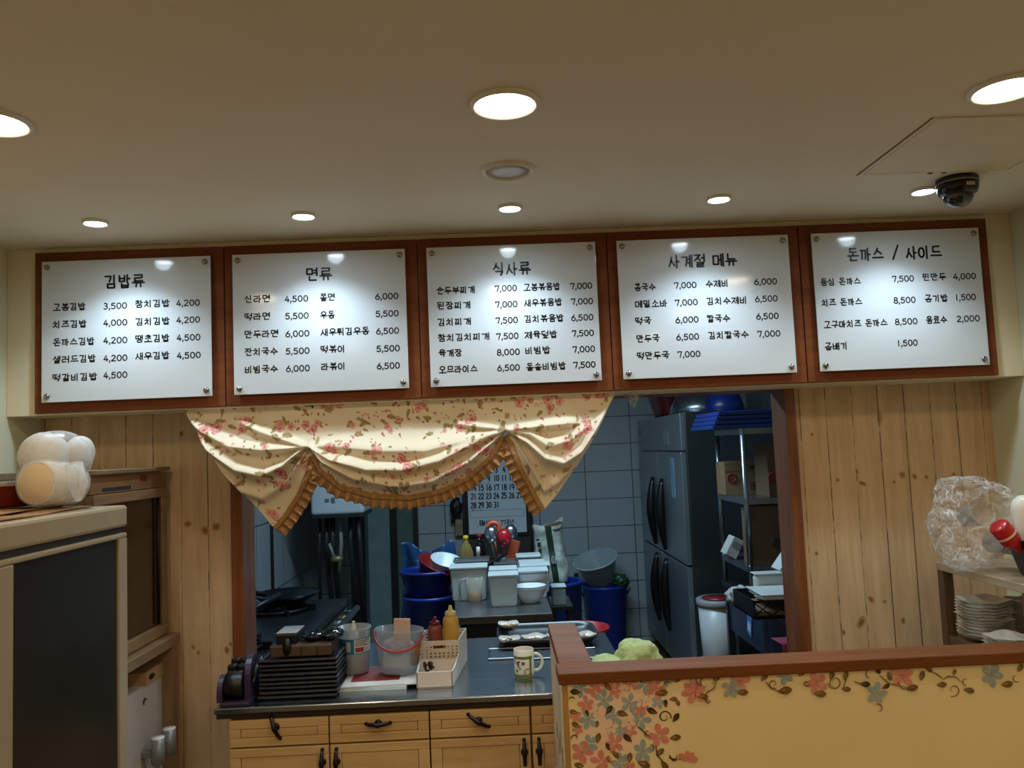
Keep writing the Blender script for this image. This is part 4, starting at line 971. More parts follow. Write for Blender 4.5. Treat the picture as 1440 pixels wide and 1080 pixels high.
t = thing('sauce_packet', 'white packet standing inside the labelled clear tub', 'packet', (c.x, c.y, zp)); m = MB(); m.box((-.026, -.010, .007), (.02, .012, .06), .004, M=TR((c.x, c.y - .004, zp), ry=R(18))); m.build('pouch', paper, t)
t = thing('nozzle_bottle', 'small white nozzle bottle sticking out of the labelled tub', 'bottle', (c.x, c.y, zp + .02)); m = MB(); m.lathe([(.016, 0), (.018, .01), (.018, .095), (.012, .11)], (c.x - .004, c.y + .012, zp + .012), 20); m.build('bottle_body', white_pl, t)
m = MB(); m.lathe([(.009, 0), (.008, .014), (.0045, .028), (.0045, .034)], (c.x - .004, c.y + .012, zp + .122), 16); m.build('nozzle', white_pl, t)

c = atz(556, 953, zp); c.y += .05
pl_ = thing('plastic_pail', 'clear plastic pail with red handle, between the tub and the basket', 'pail', (c.x, c.y, zp))
Mp = TR((c.x, c.y, zp), rx=R(-3), ry=R(4))
m = MB(); m.lathe([(.0001, .006), (.056, .006), (.060, .010), (.073, .128), (.076, .129), (.076, .136), (.072, .136), (.058, .012), (.0001, .010)], n=44, M=Mp, cap=False); m.build('shell', clear, pl_)
m = MB(); m.tube([Mp @ Vector((.0775 * math.cos(R(a)), .0775 * math.sin(R(a)), .128 - .05 * math.sin(R(a - 180)) ** 1)) for a in range(180, 361, 8)], .0035, 8); m.build('handle', mat('red_handle', (172, 36, 44), .35), pl_)
for sx in (-1, 1): m = MB(); m.lathe([(.007, 0), (.006, .004), (.0001, .005)], n=12, M=Mp @ TR((sx * .074, 0, .126), ry=R(90 * sx))); m.build('handle_boss', cloudy, pl_)
m = MB(); m.grid(lambda u, v: Mp @ Vector(((.0618 + .0085 * v) * math.cos(R(-40 + 50 * u)), (.0618 + .0085 * v) * math.sin(R(-40 + 50 * u)), .03 + .07 * v)), 10, 4); m.build('printed_label', mat('label_orange', (170, 120, 60), .5, var=.5, scale=90), pl_)
t = thing('paper_sachet', 'white paper sachet lying inside the clear pail', 'sachet', (c.x, c.y, zp)); m = MB(); m.box((-.045, -.03, .012), (.04, -.018, .075), .004, M=Mp @ TR((0, 0, .002), rx=R(-12))); m.build('sachet_body', paper, t)
t = thing('sachet', 'pinkish packet under the scoop in the clear pail', 'sachet', (c.x, c.y, zp)); m = MB(); m.bm(blob((0, 0, .08), (.05, .045, .028), 4, lambda n: 1 + .2 * mnoise.noise(n * 2.5)), True, M=Mp); m.build('packet_body', mat('pale_packet', (190, 176, 172), .5, var=.2, scale=40), t)
t = thing('scoop', 'beige plastic scoop handle sticking up out of the clear pail', 'scoop', (c.x + .02, c.y, zp + .06)); m = MB(); m.box((-.026, -.004, .0), (.026, .004, .10), .004, M=TR((c.x + .018, c.y - .01, zp + .075), rx=R(12), ry=R(3))); m.build('handle_blade', mat('beige_scoop', (222, 190, 168), .4), t)

# white perforated basket
b0 = atz(585, 969, ZC); b1 = atz(636.5, 969, ZC); bm_ = atz(645, 948.6, ZC); bk = atz(657, 930, ZC)
bx0, bx1 = b0.x + .002, b1.x; by0, by1, by2 = b0.y, bm_.y, bk.y + .012
hf = at(600, 945, by0).z - ZC; hb = at(620, 901, by1).z - ZC
bsk = mat('white_basket_plastic', (214, 200, 184), .4, var=.03)
bt = thing('storage_basket', 'white perforated basket with low open front bin, holding sauce bottles', 'basket', ((bx0 + bx1) / 2, (by0 + by2) / 2, ZC))
th = .003
m = MB(); m.box((bx0, by0, ZC), (bx1, by2, ZC + th)); m.box((bx0, by0, ZC), (bx1, by0 + th, ZC + hf), .001)
sd = [(by0, ZC), (by0, ZC + hf), (by0 + .055, ZC + hf), (by1, ZC + hb * .62), (by1, ZC + hb), (by2, ZC + hb), (by2, ZC)]
m.prism(sd, 'X', bx0, bx0 + th); m.prism(sd, 'X', bx1 - th, bx1); m.box((bx0, by1 - .03, ZC), (bx1, by1 - .027, ZC + hb * .55))
m.build('bin_walls', bsk, bt)
def holed(x0, x1, z0, z1, y, holes, slot):
    """flat wall with real round holes: a grid of cells, each hole an octagon-cut cell"""
    m = MB(); nx, nz = holes; cwid = (x1 - x0) / nx; chh = (z1 - z0) / nz
    for i in range(nx):
        for j in range(nz):
            cx, cz = x0 + (i + .5) * cwid, z0 + (j + .5) * chh
            sq = [(cx + cwid / 2 * a, cz + chh / 2 * b) for a, b in ((1, 0), (1, 1), (0, 1), (-1, 1), (-1, 0), (-1, -1), (0, -1), (1, -1))]
            hole = not slot(i, j); r = min(cwid, chh) * .30
            if slot(i, j) == 2: continue
            if slot(i, j) == 1: m.add([(p[0], y, p[1]) for p in sq], [tuple(range(8))]); continue
            ci = [(cx + r * math.cos(k * PI / 4), cz + r * math.sin(k * PI / 4)) for k in range(8)]
            m.add([(p[0], y, p[1]) for p in sq + ci], [(k, (k + 1) % 8, 8 + (k + 1) % 8, 8 + k) for k in range(8)])
    return m
m = holed(bx0, bx1, ZC + hb * .5, ZC + hb * .96, by1, (9, 5), lambda i, j: 1 if j == 4 else (2 if (j == 3 and 3 <= i <= 5) else (1 if (j == 2 and 2 <= i <= 6) else 0)))
m.build('perforated_front', bsk, bt, thick=.003)
m = MB(); m.box((bx0, by1 - .0015, ZC + hb * .96), (bx1, by1 + .0015, ZC + hb)); m.build('rim', bsk, bt)
m = holed(bx0, bx1, ZC + hb * .3, ZC + hb, by2, (9, 7), lambda i, j: 1 if j in (6,) else 0); m.build('perforated_back', bsk, bt, thick=.003)
def squeeze(x, y, z, mt, capm, r, h, lb):
    t = thing('squeeze_bottle', lb, 'bottle', (x, y, z)); m = MB()
    m.lathe([(.0001, 0), (r * .95, .001), (r, .006), (r, h * .68), (r * .97, h * .72), (r, h * .76), (r * .93, h * .83), (r * .70, h * .87), (r * .66, h * .88)], (x, y, z), 28); m.build('bottle_body', mt, t)
    m = MB(); m.lathe([(r * .70, h * .87), (r * .70, h * .93), (r * .5, h * .95), (r * .28, h * .97), (r * .16, h * 1.04), (.0001, h * 1.04)], (x, y, z), 20); m.build('nozzle_cap', capm, t); return t
ym = (by1 + by2) / 2
q1 = at(612, 890, ym - .01); q2 = at(633, 885, ym - .01)
squeeze(q1.x, ym - .01, ZC + th, mat('ketchup_bottle', (138, 66, 50), .35, var=.2, scale=30), mat('red_cap', (112, 24, 26), .35), .024, .158, 'red squeeze bottle of sauce in the white basket')
squeeze(q2.x + .003, ym - .015, ZC + th, mat('mustard_bottle', (206, 164, 72), .35, var=.1, scale=25), mat('pale_yellow_cap', (222, 200, 130), .35), .026, .190, 'yellow squeeze bottle of mustard in the white basket')
t = thing('binder_clips', 'small heap of black and silver clips in the front bin of the basket', 'clips', (bx0 + .03, by0 + .04, ZC + th))
m = MB()
for k in range(14): m.box((-.008, -.003, -.005), (.008, .003, .005), .001, M=TR((bx0 + .035 + rnd.uniform(-.016, .016), by0 + .05 + rnd.uniform(-.012, .012), ZC + .012 + rnd.uniform(0, .05)), rnd.uniform(0, 3), rnd.uniform(0, 3), rnd.uniform(0, 3)))
o = m.build('clip_heap', mat('black_silver', (60, 54, 48), .3, .5, var=.8, scale=120), t); o['kind'] = 'stuff'

def taper(o):
    for v in o.data.vertices:
        wy = v.co.y + bt.location.y; wx = v.co.x + bt.location.x
        v.co.x = bx0 + (wx - bx0) * (1 + .30 * (wy - by0) / (by2 - by0)) - bt.location.x
for ch_ in bt.children: taper(ch_)
# mug
c = atz(738, 954, ZC); c.y += .022
mg = thing('mug', 'cream mug with green printed pattern on the steel worktop', 'mug', (c.x, c.y, ZC))
m = MB(); r, h = .031, .083
m.lathe([(.0001, .002), (r * .86, .0), (r * .93, .004), (r, .02), (r, h), (r * .96, h + .001), (r * .93, h - .002), (r * .92, .01), (.0001, .008)], (c.x, c.y, ZC), 40, cap=False); m.build('cup', mat('cream_ceramic', (216, 206, 186), .2, var=.02), mg)
m = MB(); m.tube([(c.x + r * .98, c.y, ZC + .066)] + [(c.x + r + .004 + .021 * math.sin(R(a)), c.y, ZC + .042 + .025 * math.cos(R(a))) for a in range(10, 171, 16)] + [(c.x + r * .98, c.y, ZC + .018)], .0048, 10); m.build('handle', MATS['cream_ceramic'], mg)
gp = mat('mug_green', (96, 116, 40), .3, var=.25, scale=90)
m = MB(); C3 = (c.x, c.y, ZC); e = .0004
band(m, C3, r + e, r + e, .004, .012, -175, -40, 24); band(m, C3, r + e, r + e, .058, .066, -175, -40, 24); band(m, C3, r + e, r + e, .012, .058, -60, -46, 6); band(m, C3, r + e, r + e, .012, .058, -176, -168, 4)
m.build('green_frame', gp, mg)
m = MB()
for k in range(9): a0 = -160 + 10 * rnd.uniform(0, 6); z0 = .018 + .03 * rnd.random(); band(m, C3, r + 2 * e, r + 2 * e, z0, z0 + rnd.uniform(.004, .012), a0, a0 + rnd.uniform(6, 16), 4)
m.build('printed_picture', mat('mug_brown', (112, 70, 40), .3, var=.4, scale=120), mg)
m = MB()
for k in range(20): a = 2 * PI * k / 20; m.add([(c.x + (r + 3 * e) * math.cos(R(-72) + rr * math.cos(a + da) / r), c.y + (r + 3 * e) * math.sin(R(-72) + rr * math.cos(a + da) / r), ZC + .02 + rr * math.sin(a + da)) for rr, da in ((.011, 0), (.011, .314), (.008, .314), (.008, 0))], [(0, 1, 2, 3)])
m.build('printed_ring', mat('mug_gold', (150, 110, 50), .3), mg)

# steel pans let into the counter
for k, (p0, p1, lb) in enumerate(((686, 728, 'left shallow steel pan rim set in the worktop behind the mug'), (735, 777, 'middle shallow steel pan rim set in the worktop behind the mug'), (784, 840, 'right shallow steel pan rim in the worktop, mostly hidden by the partition'))):
    a = atz(p0, 929, ZC); b = atz(p1, 917, ZC); x0, x1, y0, y1 = a.x, b.x, a.y, b.y + .05
    t = thing('steel_pan', lb, 'pan', ((x0 + x1) / 2, (y0 + y1) / 2, ZC), 'steel pans along the worktop'); m = MB(); rw = .007
    for (q0, w0, q1_, w1) in ((x0, y0, x1, y0 + rw), (x0, y1 - rw, x1, y1), (x0, y0 + rw, x0 + rw, y1 - rw), (x1 - rw, y0 + rw, x1, y1 - rw)): m.box((q0, w0, ZC + .0002), (q1_, w1, ZC + .006), .003)
    m.box((x0 + .008, y0 + .008, ZC + .0003), (x1 - .008, y1 - .008, ZC + .004)); m.build('pan_rim', mat('pan_steel', (120, 128, 134), .3, .95, var=.05), t)
# black tray with side dishes
ya = atz(740, 915, ZC).y; yb = atz(740, 889, ZC).y; xa = atz(699, 912, ZC).x; xb = atz(843, 905, ZC).x
t = thing('oval_tray', 'dark grey tray holding small side dishes, by the partition end', 'tray', ((xa + xb) / 2, (ya + yb) / 2, ZC + .0115))
m = MB(); n = 48
def rrect(u, inset, z):
    a = 2 * PI * u; hx, hy = (xb - xa) / 2 - inset, (yb - ya) / 2 - inset; ex = .35
    return ((xa + xb) / 2 + hx * math.copysign(abs(math.cos(a)) ** ex, math.cos(a)), (ya + yb) / 2 + hy * math.copysign(abs(math.sin(a)) ** ex, math.sin(a)), z)
ZT_ = ZC + .0115
lv = [(.02, ZT_), (.006, ZT_ + .012), (0, ZT_ + .022), (.003, ZT_ + .023), (.010, ZT_ + .012), (.022, ZT_ + .004)]
m.grid(lambda u, v: rrect(u, *lv[round(v * 5)]), n, 5); m.add([rrect(k / n, .021, ZT_ + .004) for k in range(n)], [tuple(range(n))]); m.add([rrect(k / n, .02, ZT_) for k in range(n)], [tuple(range(n))])
m.build('tray_body', mat('dark_grey_tray', (46, 46, 50), .35, var=.1), t)
def dish(mb, c, hw, h, rot, n=32, curl=.5, M=None):
    """square dish with lifted corners"""
    cr, sr = math.cos(rot), math.sin(rot)
    def P(u, t, dz=0):
        a = 2 * PI * u; k = 1 / max(abs(math.cos(a)), abs(math.sin(a))); k = k * .55 + .45 * 1.12
        x, y = t * k * hw * math.cos(a), t * k * hw * math.sin(a); z = h * (t ** 2.4) * (1 + curl * .45 * (abs(math.sin(2 * a)) - .5)) + dz
        return (c[0] + x * cr - y * sr, c[1] + x * sr + y * cr, c[2] + z)
    ts = [.001, .3, .55, .75, .9, 1.0]
    mb.grid(lambda u, v: P(u, ts[round(v * 5)], .003), n, 5, M=M); mb.grid(lambda u, v: P(u, ts[round(v * 5)] * .985, 0), n, 5, M=M)
    mb.grid(lambda u, v: P(u, 1.0 if v < .5 else .985, .003 if v < .5 else 0), n, 1, M=M)
porc = mat('white_porcelain', (240, 236, 226), .18, var=.02)
for k, (px, py, hw, rot, food, flab) in enumerate(((716, 900, .037, .1, (206, 172, 60), 'yellow radish, back left on the dark tray'), (716, 908, .037, .0, (84, 44, 34), 'dark red braised bits, front left on the dark tray'), (752, 908, .039, .6, (176, 110, 70), 'orange-brown shredded side dish, middle of the dark tray'), (786, 907, .037, .3, (150, 90, 60), 'reddish side dish, half hidden by the partition post'), (822, 905, .037, .4, (190, 186, 170), 'pale side dish, right of the partition post'))):
    c = atz(px, py, ZT_ + .01); c.z = ZT_ + .0045
    if k == 0: c.y = yb - .045; c.x = at(716, 898, c.y).x
    if k == 1: c.y = ya + .047; c.x = at(717, 908, c.y).x
    if k in (2, 3, 4): c.y = ya + .06; c.x = at(px, 908, c.y).x
    if k == 0: c.z += .012
    t = thing('side_dish', 'small white dish with ' + flab, 'dish', c, 'small side dishes on the dark tray'); m = MB(); dish(m, c, hw, .016, rot); m.build('plate', porc, t)
    m = MB()
    for j in range(10): m.box((-.008, -.0025, -.002), (.008, .0025, .002), .0012, M=TR((c.x + rnd.uniform(-.014, .014), c.y + rnd.uniform(-.012, .012), c.z + .008 + rnd.uniform(0, .006)), rnd.uniform(-.4, .4), rnd.uniform(-.4, .4), rnd.uniform(0, 3)))
    o = m.build('food', mat('food_' + str(k), food, .45, var=.25, scale=80), t); o['kind'] = 'stuff'
t = thing('wine_glass_tray', 'thin grey tray leaning up behind the side dishes', 'tray', (xb - .05, yb + .02, ZC)); bpy.data.objects.remove(t)

# towel behind the partition, on a low storage chest
ch = thing('storage_chest', 'dark wooden chest behind the partition, under the green towel', 'chest', (.62, 2.22, 0))
m = MB(); m.box((.40, 2.02, .0), (1.0, 2.30, .93), .004); m.build('carcass', trimw, ch); m = MB(); m.box((.39, 2.01, .93), (1.01, 2.31, .95), .003); m.build('lid', trimw, ch)
tw = thing('towel', 'crumpled pale green towel behind the partition cap', 'towel', (.45, 2.2, .95))
m = MB()
c1 = at(890, 912, 2.16); c2 = at(852, 918, 2.14)
def ft(n): return 1 + .18 * mnoise.noise(n * 1.7 + Vector((2, 0, 0))) + .06 * mnoise.noise(n * 5)
m.bm(blob((c1.x + .01, 2.16, .985), (.062, .06, .058), 5, ft), True); m.bm(blob((c2.x, 2.14, .965), (.055, .06, .042), 5, lambda n: ft(n * 1.3)), True); m.bm(blob((c2.x - .02, 2.12, .96), (.05, .05, .03), 4, lambda n: ft(n * 1.9)), True)
for v in m.v: v.z = max(v.z, .951)
tw_m = mat('green_terry', (164, 178, 122), .95, var=.08, scale=30, bump=.6); m.build('cloth', tw_m, tw)

# ================================================================ RIGHT: SHELF WITH DISHES
SHX = 1.247
zsh = atx(1312, 789, SHX).z; zlo = .968
dkw = wood('shelf_dark_wood', (74, 54, 36), (104, 78, 52), 'Z', 1, .5); shw = wood('shelf_top_wood', (150, 130, 104), (176, 156, 126), 'Y', 1, .55)
sh = thing('shelf_unit', 'dark wooden shelf unit against the right wall, stacked with dishes', 'shelf', (1.42, 2.18, 0))
m = MB(); m.box((SHX, 1.955, zsh - .022), (XR - .004, 2.37, zsh), .002); m.build('top_board', shw, sh)
m = MB(); m.box((SHX + .005, 1.96, zlo - .02), (XR - .006, 2.36, zlo)); m.build('shelf_board', dkw, sh)
m = MB(); m.box((SHX + .005, 1.96, .3), (XR - .006, 2.36, .32)); m.build('shelf_board', dkw, sh)
for (x, y) in ((SHX + .002, 2.338), (SHX + .002, 1.957), (XR - .036, 2.338), (XR - .036, 1.957)): m = MB(); m.box((x, y, 0), (x + .03, y + .03, zsh - .022), .002); m.build('post', dkw, sh)
m = MB(); m.box((XR - .02, 1.98, .3), (XR - .006, 2.34, zsh - .022)); m.build('back_panel', wood('shelf_back', (120, 86, 52), (146, 110, 70), 'Z', 1, .6), sh)
pl0 = None
def stack(x, y, n, hw, dz, rot, where, z=zlo, jit=.003):
    global pl0
    for k in range(n):
        zz = z + .0005 + dz * (n - 1 - k)
        if pl0 is None:
            pl0 = thing('dish', '', 'dish', (0, 0, 0)); mm = MB(); dish(mm, (0, 0, 0), 1, .33, 0, 40, .55); o = mm.build('dish_body', porc, pl0); o.scale = (.055,) * 3; t = pl0
        else: t = copy_tree(pl0)
        t.location = (x + rnd.uniform(-jit, jit), y + rnd.uniform(-jit, jit), zz); t.rotation_euler = (0, 0, rot + rnd.uniform(-.05, .05))
        t.children[0].scale = (hw, hw, .055)
        t['label'] = f'white square dish, {ORD[k]} of {where}'; t['group'] = 'white dishes stacked on the shelf'
        if n == 1: t['label'] = where
    return zz
stack(1.318, 2.27, 12, .056, .0085, .1, 'the left dish stack on the shelf')
stack(1.45, 2.27, 12, .052, .0078, .0, 'the rear dish stack on the shelf')
stack(1.36, 2.035, 9, .05, .009, .15, 'the dish stack nearest the partition')
stack(1.30, 2.135, 4, .05, .0085, .4, 'the short dish pile leaning in front')
tp = [o for o in bpy.data.objects if o.get('label') == 'white square dish, topmost of the left dish stack on the shelf'][0]
tp['label'] = 'white square dish with dark blue painted motif, topmost of the left dish stack'
mm = MB()
for k in range(6): petal_a = k; a = k * 1.05; mm.box((-.007, -.0022, 0), (.007, .0022, .0004), M=TR((tp.location.x - .028 + .008 * math.cos(a), tp.location.y - .012 + .008 * math.sin(a), tp.location.z + .0105), rz=a))
o = mm.build('painted_motif', mat('dark_blue_glaze', (30, 30, 44), .3), tp)
for v in o.data.vertices: pass
bs = Vector((1.385, 2.065, zsh))
nb = thing('basin', 'navy blue plastic basin on the shelf top at the right edge', 'basin', bs)
m = MB(); m.lathe([(.0001, .003), (.066, .0), (.072, .004), (.098, .088), (.106, .092), (.106, .097), (.097, .096), (.070, .010), (.0001, .008)], bs, 40, cap=False); m.build('bowl', mat('navy_plastic', (34, 32, 62), .35), nb)
q = at(1415, 752, 2.045)
rbm = mat('red_bottle', (176, 28, 30), .25, var=.05)
t = thing('red_bottle', 'red plastic bottle with white band, lying in the navy basin', 'bottle', q); axis = Vector((.62, .05, -.78)).normalized()
Mr = Matrix.Translation(q) @ axis.to_track_quat('Z', 'Y').to_matrix().to_4x4()
m = MB(); m.lathe([(.0001, -.032), (.022, -.032), (.025, -.028), (.025, .012), (.024, .02), (.016, .036), (.010, .042), (.010, .052), (.0001, .052)], n=30, M=Mr, cap=False); m.build('bottle_body', rbm, t)
m = MB(); m.lathe([(.0253, -.004), (.0253, .002)], n=30, M=Mr, cap=False); m.build('white_band', mat('white_band', (222, 200, 190), .4), t)
q = at(1442, 716, 2.09)
t = thing('white_bottle', 'rounded white bottle behind the red one at the right edge', 'bottle', (q.x, q.y, bs.z + .02)); m = MB(); m.lathe([(.0001, -.12), (.03, -.12), (.034, -.1), (.034, .0), (.028, .022), (.014, .034), (.0001, .036)], q, 28, cap=False); m.build('bottle_body', white_pl, t)
# crumpled clear bag
cf = NT('crumpled_clear_film'); cf.b.inputs['Base Color'].default_value = (.8, .78, .75, 1); cf.b.inputs['Roughness'].default_value = .16
def ridge(scale, det, off, wd):
    nd = cf.n('ShaderNodeTexNoise'); nd.inputs['Scale'].default_value = scale; nd.inputs['Detail'].default_value = det
    nd.inputs['Distortion'].default_value = .8; cf.l(cf.mapping(cf.obj(), (1, 1, 1), (off, off * 2, 0)), nd.inputs['Vector'])
    ab = cf.math('ABSOLUTE', cf.math('SUBTRACT', nd.outputs['Fac'], .5)); return ab, cf.math('SUBTRACT', 1.0, cf.ramp(ab, 0, wd))
ab1, rg1 = ridge(11, 2, 0, .022); ab2, rg2 = ridge(24, 2, 3, .03)
hh_ = cf.math('MAXIMUM', rg1, cf.math('MULTIPLY', rg2, .8))
cf.bump(cf.math('ADD', ab1, cf.math('MULTIPLY', ab2, .5)), 1.0, .06)
tr_ = cf.n('ShaderNodeBsdfTransparent'); mx_ = cf.n('ShaderNodeMixShader')
ed = cf.math('MULTIPLY', hh_, cf.ramp(cf.noise(cf.obj(), 15, 3), .42, .62))  # pale opaque streaks paint highlights onto the film's creases
lw = cf.n('ShaderNodeLayerWeight'); lw.inputs[0].default_value = .4
cf.l(cf.math('MINIMUM', cf.math('ADD', cf.math('ADD', cf.math('MULTIPLY', ed, .65), .12), cf.math('MULTIPLY', lw.outputs['Facing'], .22)), 1.0), mx_.inputs[0])
cf.l(tr_.outputs[0], mx_.inputs[1]); cf.l(cf.b.outputs[0], mx_.inputs[2]); cf.l(mx_.outputs[0], cf.out.inputs[0])
bcn = at(1374, 738, 2.22)
bgx = thing('plastic_bag', 'large crumpled clear plastic bag on the shelf by the right wall', 'bag', (bcn.x, bcn.y, zsh))
def rid(n, s, o): return 1 - 2 * abs(mnoise.noise(n * s + Vector((o, o * 2, 0))))
OUT = [(0, .105), (25, .12), (50, .122), (75, .118), (100, .132), (118, .140), (135, .118), (155, .110), (175, .116), (200, .115), (222, .125), (240, .135), (262, .108), (290, .09), (320, .095), (345, .10), (360, .105)]
def fg(n):
    a = math.degrees(math.atan2(n.z, n.x)) % 360; r0 = interp(OUT, a); hz = math.hypot(n.x, n.z)
    return (r0 / .12) * (1 + .05 * rid(n, 1.6, 1) * (1 - .4 * hz) + .05 * rid(n, 3.6, 3) + .035 * rid(n, 8, 5) + .012 * rid(n, 19, 7)) - .05
m = MB(); m.bm(blob((bcn.x, bcn.y, bcn.z), (.12, .13, .12), 6, fg), True)
for v in m.v:
    if v.z < zsh + .002 and v.x > SHX - .004: v.z = zsh + .002
    if v.x > 1.55: v.x = 1.55
m.build('film', cf.m, bgx, fixn=True)
for k, (dx, dz, lb) in enumerate(((-.03, .02, 'cloudy plastic cup in the crumpled clear bag, upper one'), (.03, -.05, 'cloudy plastic cup in the crumpled clear bag, lower one'))):
    t = thing('plastic_cup', lb, 'cup', (bcn.x + dx, bcn.y, bcn.z + dz)); m = MB(); m.lathe([(.0001, .0), (.026, 0), (.036, .07), (.038, .071), (.036, .072), (.025, .003), (.0001, .002)], n=26, M=TR((bcn.x + dx, bcn.y, bcn.z + dz), R(70), R(20 + 40 * k)), cap=False); m.build('cup_body', mat('cloudy_cup', (196, 190, 180), .35, alpha=.3), t)
# ================================================================ KITCHEN
dsteel = mat('dark_steel', (70, 76, 82), .3, .85, var=.12)
blacki = mat('black_grease_iron', (22, 22, 24), .45, .3, var=.3)
kst = mat('kitchen_steel', (150, 158, 164), .28, .95, var=.06)
# range along the left wall
RX = -.86; ry0, ry1 = 3.16, 4.52
rg = thing('gas_range', 'long black gas range along the left kitchen wall', 'stove', (-1.13, 3.85, 0))
m = MB(); m.box((-1.42, ry0, .12), (RX, ry1, .74), .006); m.build('body', blacki, rg)
m = MB(); m.box((-1.42, ry0, .74), (RX + .01, ry1, .775), .004); m.build('top_plate', dsteel, rg)
m = MB(); m.box((RX + .002, ry0 + .02, .655), (RX + .022, ry1 - .02, .735), .003); m.build('control_panel', dsteel, rg)
m = MB(); m.tube([(-.795, ry0, .72), (-.795, ry1, .72)], .017, 12)
for y in (ry0 + .05, 3.85, ry1 - .05): m.tube([(RX, y, .70), (-.795, y, .72)], .010, 8)
m.build('front_rail', kst, rg)
kc = [mat('knob_white', (190, 190, 184), .4), mat('knob_blue', (40, 70, 180), .4), mat('knob_yellow', (180, 160, 90), .4)]
for k in range(9):
    y = 3.30 + .13 * k; m = MB(); m.lathe([(.022, 0), (.021, .02), (.012, .022), (.012, .034), (.0001, .035)], n=16, M=TR((RX + .022, y, .695), ry=R(90)))
    m.box((-.006, -.028, .03), (.006, .028, .042), .002, M=TR((RX + .024, y, .695), R(30 * (k % 3)), R(90))); m.build('knob', kc[(0, 2, 0, 0, 1, 0, 2, 0, 2)[k]], rg)
for (x, y) in ((-1.38, ry0 + .05), (-1.38, ry1 - .05), (RX - .04, ry0 + .05), (RX - .04, ry1 - .05)): m = MB(); m.tube([(x, y, 0), (x, y, .13)], .02, 10); m.build('leg', dsteel, rg)
for y in (3.42, 4.22):
    m = MB()
    for r in (.08, .15): m.tube([(-1.14 + r * math.cos(R(a)), y + r * math.sin(R(a)), .79) for a in range(0, 361, 20)], .008, 6)
    for a in range(0, 360, 60): m.box((.06, -.006, .775), (.19, .006, .805), .002, M=rotz(R(a), (-1.14, y, 0)))
    m.build('burner', blacki, rg)
wokm = mat('wok_steel', (60, 66, 72), .25, .9, var=.2); 
def wok(x, y, r, lb, ha):
    t = thing('wok', lb, 'wok', (x, y, .807)); m = MB()
    pr = [(.0001, 0)] + [(r * math.sin(R(a)) / math.sin(R(62)), r * .62 * (1 - math.cos(R(a))) / (1 - math.cos(R(62))) * .55) for a in range(8, 63, 9)]
    m.lathe(pr, (x, y, .807), 44, cap=False); m.build('pan', wokm, t, thick=.003)
    z = .807 + pr[-1][1]; d = Vector((math.cos(ha), math.sin(ha), .18)); m = MB(); m.tube([Vector((x, y, z - .01)) + d * r * .97, Vector((x, y, z)) + d * (r + .08), Vector((x, y, z)) + d * (r + .20)], [.012, .012, .014], 10); m.build('handle', blacki, t); return t
wok(-1.10, 4.24, .165, 'wide steel wok on the far burner of the range', R(-115))
wok(-1.19, 3.44, .17, 'steel wok on the near burner of the range, partly behind the trim', R(60))
t = thing('pan_lid', 'dark flat griddle lid at the near end of the range', 'lid', (-1.1, 3.2, .78)); m = MB(); m.box((-1.38, ry0 + .005, .778), (-.9, ry0 + .06, .80), .003); m.build('plate', blacki, t); m = MB(); m.tube([(-1.2, ry0 + .03, .80), (-1.2, ry0 + .03, .82), (-1.08, ry0 + .03, .82), (-1.08, ry0 + .03, .80)], .005, 8); m.build('handle', dsteel, t)

# boiler on the left wall with pipes
bl0 = at(512, 722, 5.35); bx = bl0.x; bz = bl0.z; bxl = at(437, 725, 5.35).x
bo = thing('boiler', 'white wall boiler hanging high on the left kitchen wall', 'boiler', (-1.16, 5.5, bz))
wen = mat('white_enamel_cool', (196, 206, 210), .3, var=.03)
m = MB(); m.box((bxl, 5.35, bz), (bx, 5.75, bz + .62), .02, seg=3); m.build('casing', wen, bo)
m = MB(); m.box((bxl + .005, 5.36, bz - .02), (bx - .01, 5.74, bz)); m.build('bottom_plate', dsteel, bo); m = MB(); m.box((KL + .0005, 5.5, bz + .3), (bxl + .002, 5.6, bz + .36)); m.build('wall_bracket', dsteel, bo)
a = at(460, 704, 5.349); m = MB(); m.box((a.x - .015, 5.347, a.z - .012), (a.x + .012, 5.3505, a.z + .012), .001); m.box((a.x + .025, 5.347, a.z - .018), (a.x + .05, 5.3505, a.z + .018), .001); m.build('badge', mat('badge_grey', (100, 108, 116), .4), bo)
pip = mat('dark_pipe', (34, 36, 38), .5); pipw = mat('pale_hose', (136, 140, 136), .5)
for px, r, mt, lo in ((449, .012, pip, .55), (460, .016, pip, .55), (468, .018, pip, .6), (478, .013, pipw, .78), (493, .016, pip, .5), (502, .018, pip, .45)):
    a = at(px, 730, 5.5); m = MB(); m.tube([(a.x, 5.5, bz - .018), (a.x + rnd.uniform(-.02, .02), 5.5, bz - .2), (a.x + rnd.uniform(-.03, .03), 5.5, lo)], r, 10); m.build('pipe', mt, bo)
a = at(469, 789, 5.3)
gvm = mat('brass_body', (150, 140, 90), .4, .5)
gm = thing('gas_valve', 'yellowish gas valve on the hoses below the boiler', 'valve', (a.x, 5.42, a.z)); m = MB(); m.lathe([(.0001, -.02), (.035, -.018), (.04, 0), (.035, .018), (.0001, .02)], (a.x, 5.42, a.z), 20); m.build('valve_body', gvm, gm); m = MB(); m.tube([(a.x - .02, 5.42, a.z + .01), (a.x - .05, 5.42, a.z + .10)], .01, 8); m.build('hose', pipw, gm)
a = at(510, 780, 5.9)
t = thing('pipe_shaft', 'dark vertical duct beside the pale sliding door', 'duct', (a.x - .06, 6.1, 0)); m = MB(); m.box((a.x - .1, 6.0, 0), (a.x - .02, 6.2, 1.95), .004); m.box((a.x - .018, 6.05, 0), (a.x - .005, 6.2, 1.95)); m.build('duct_body', dsteel, t)
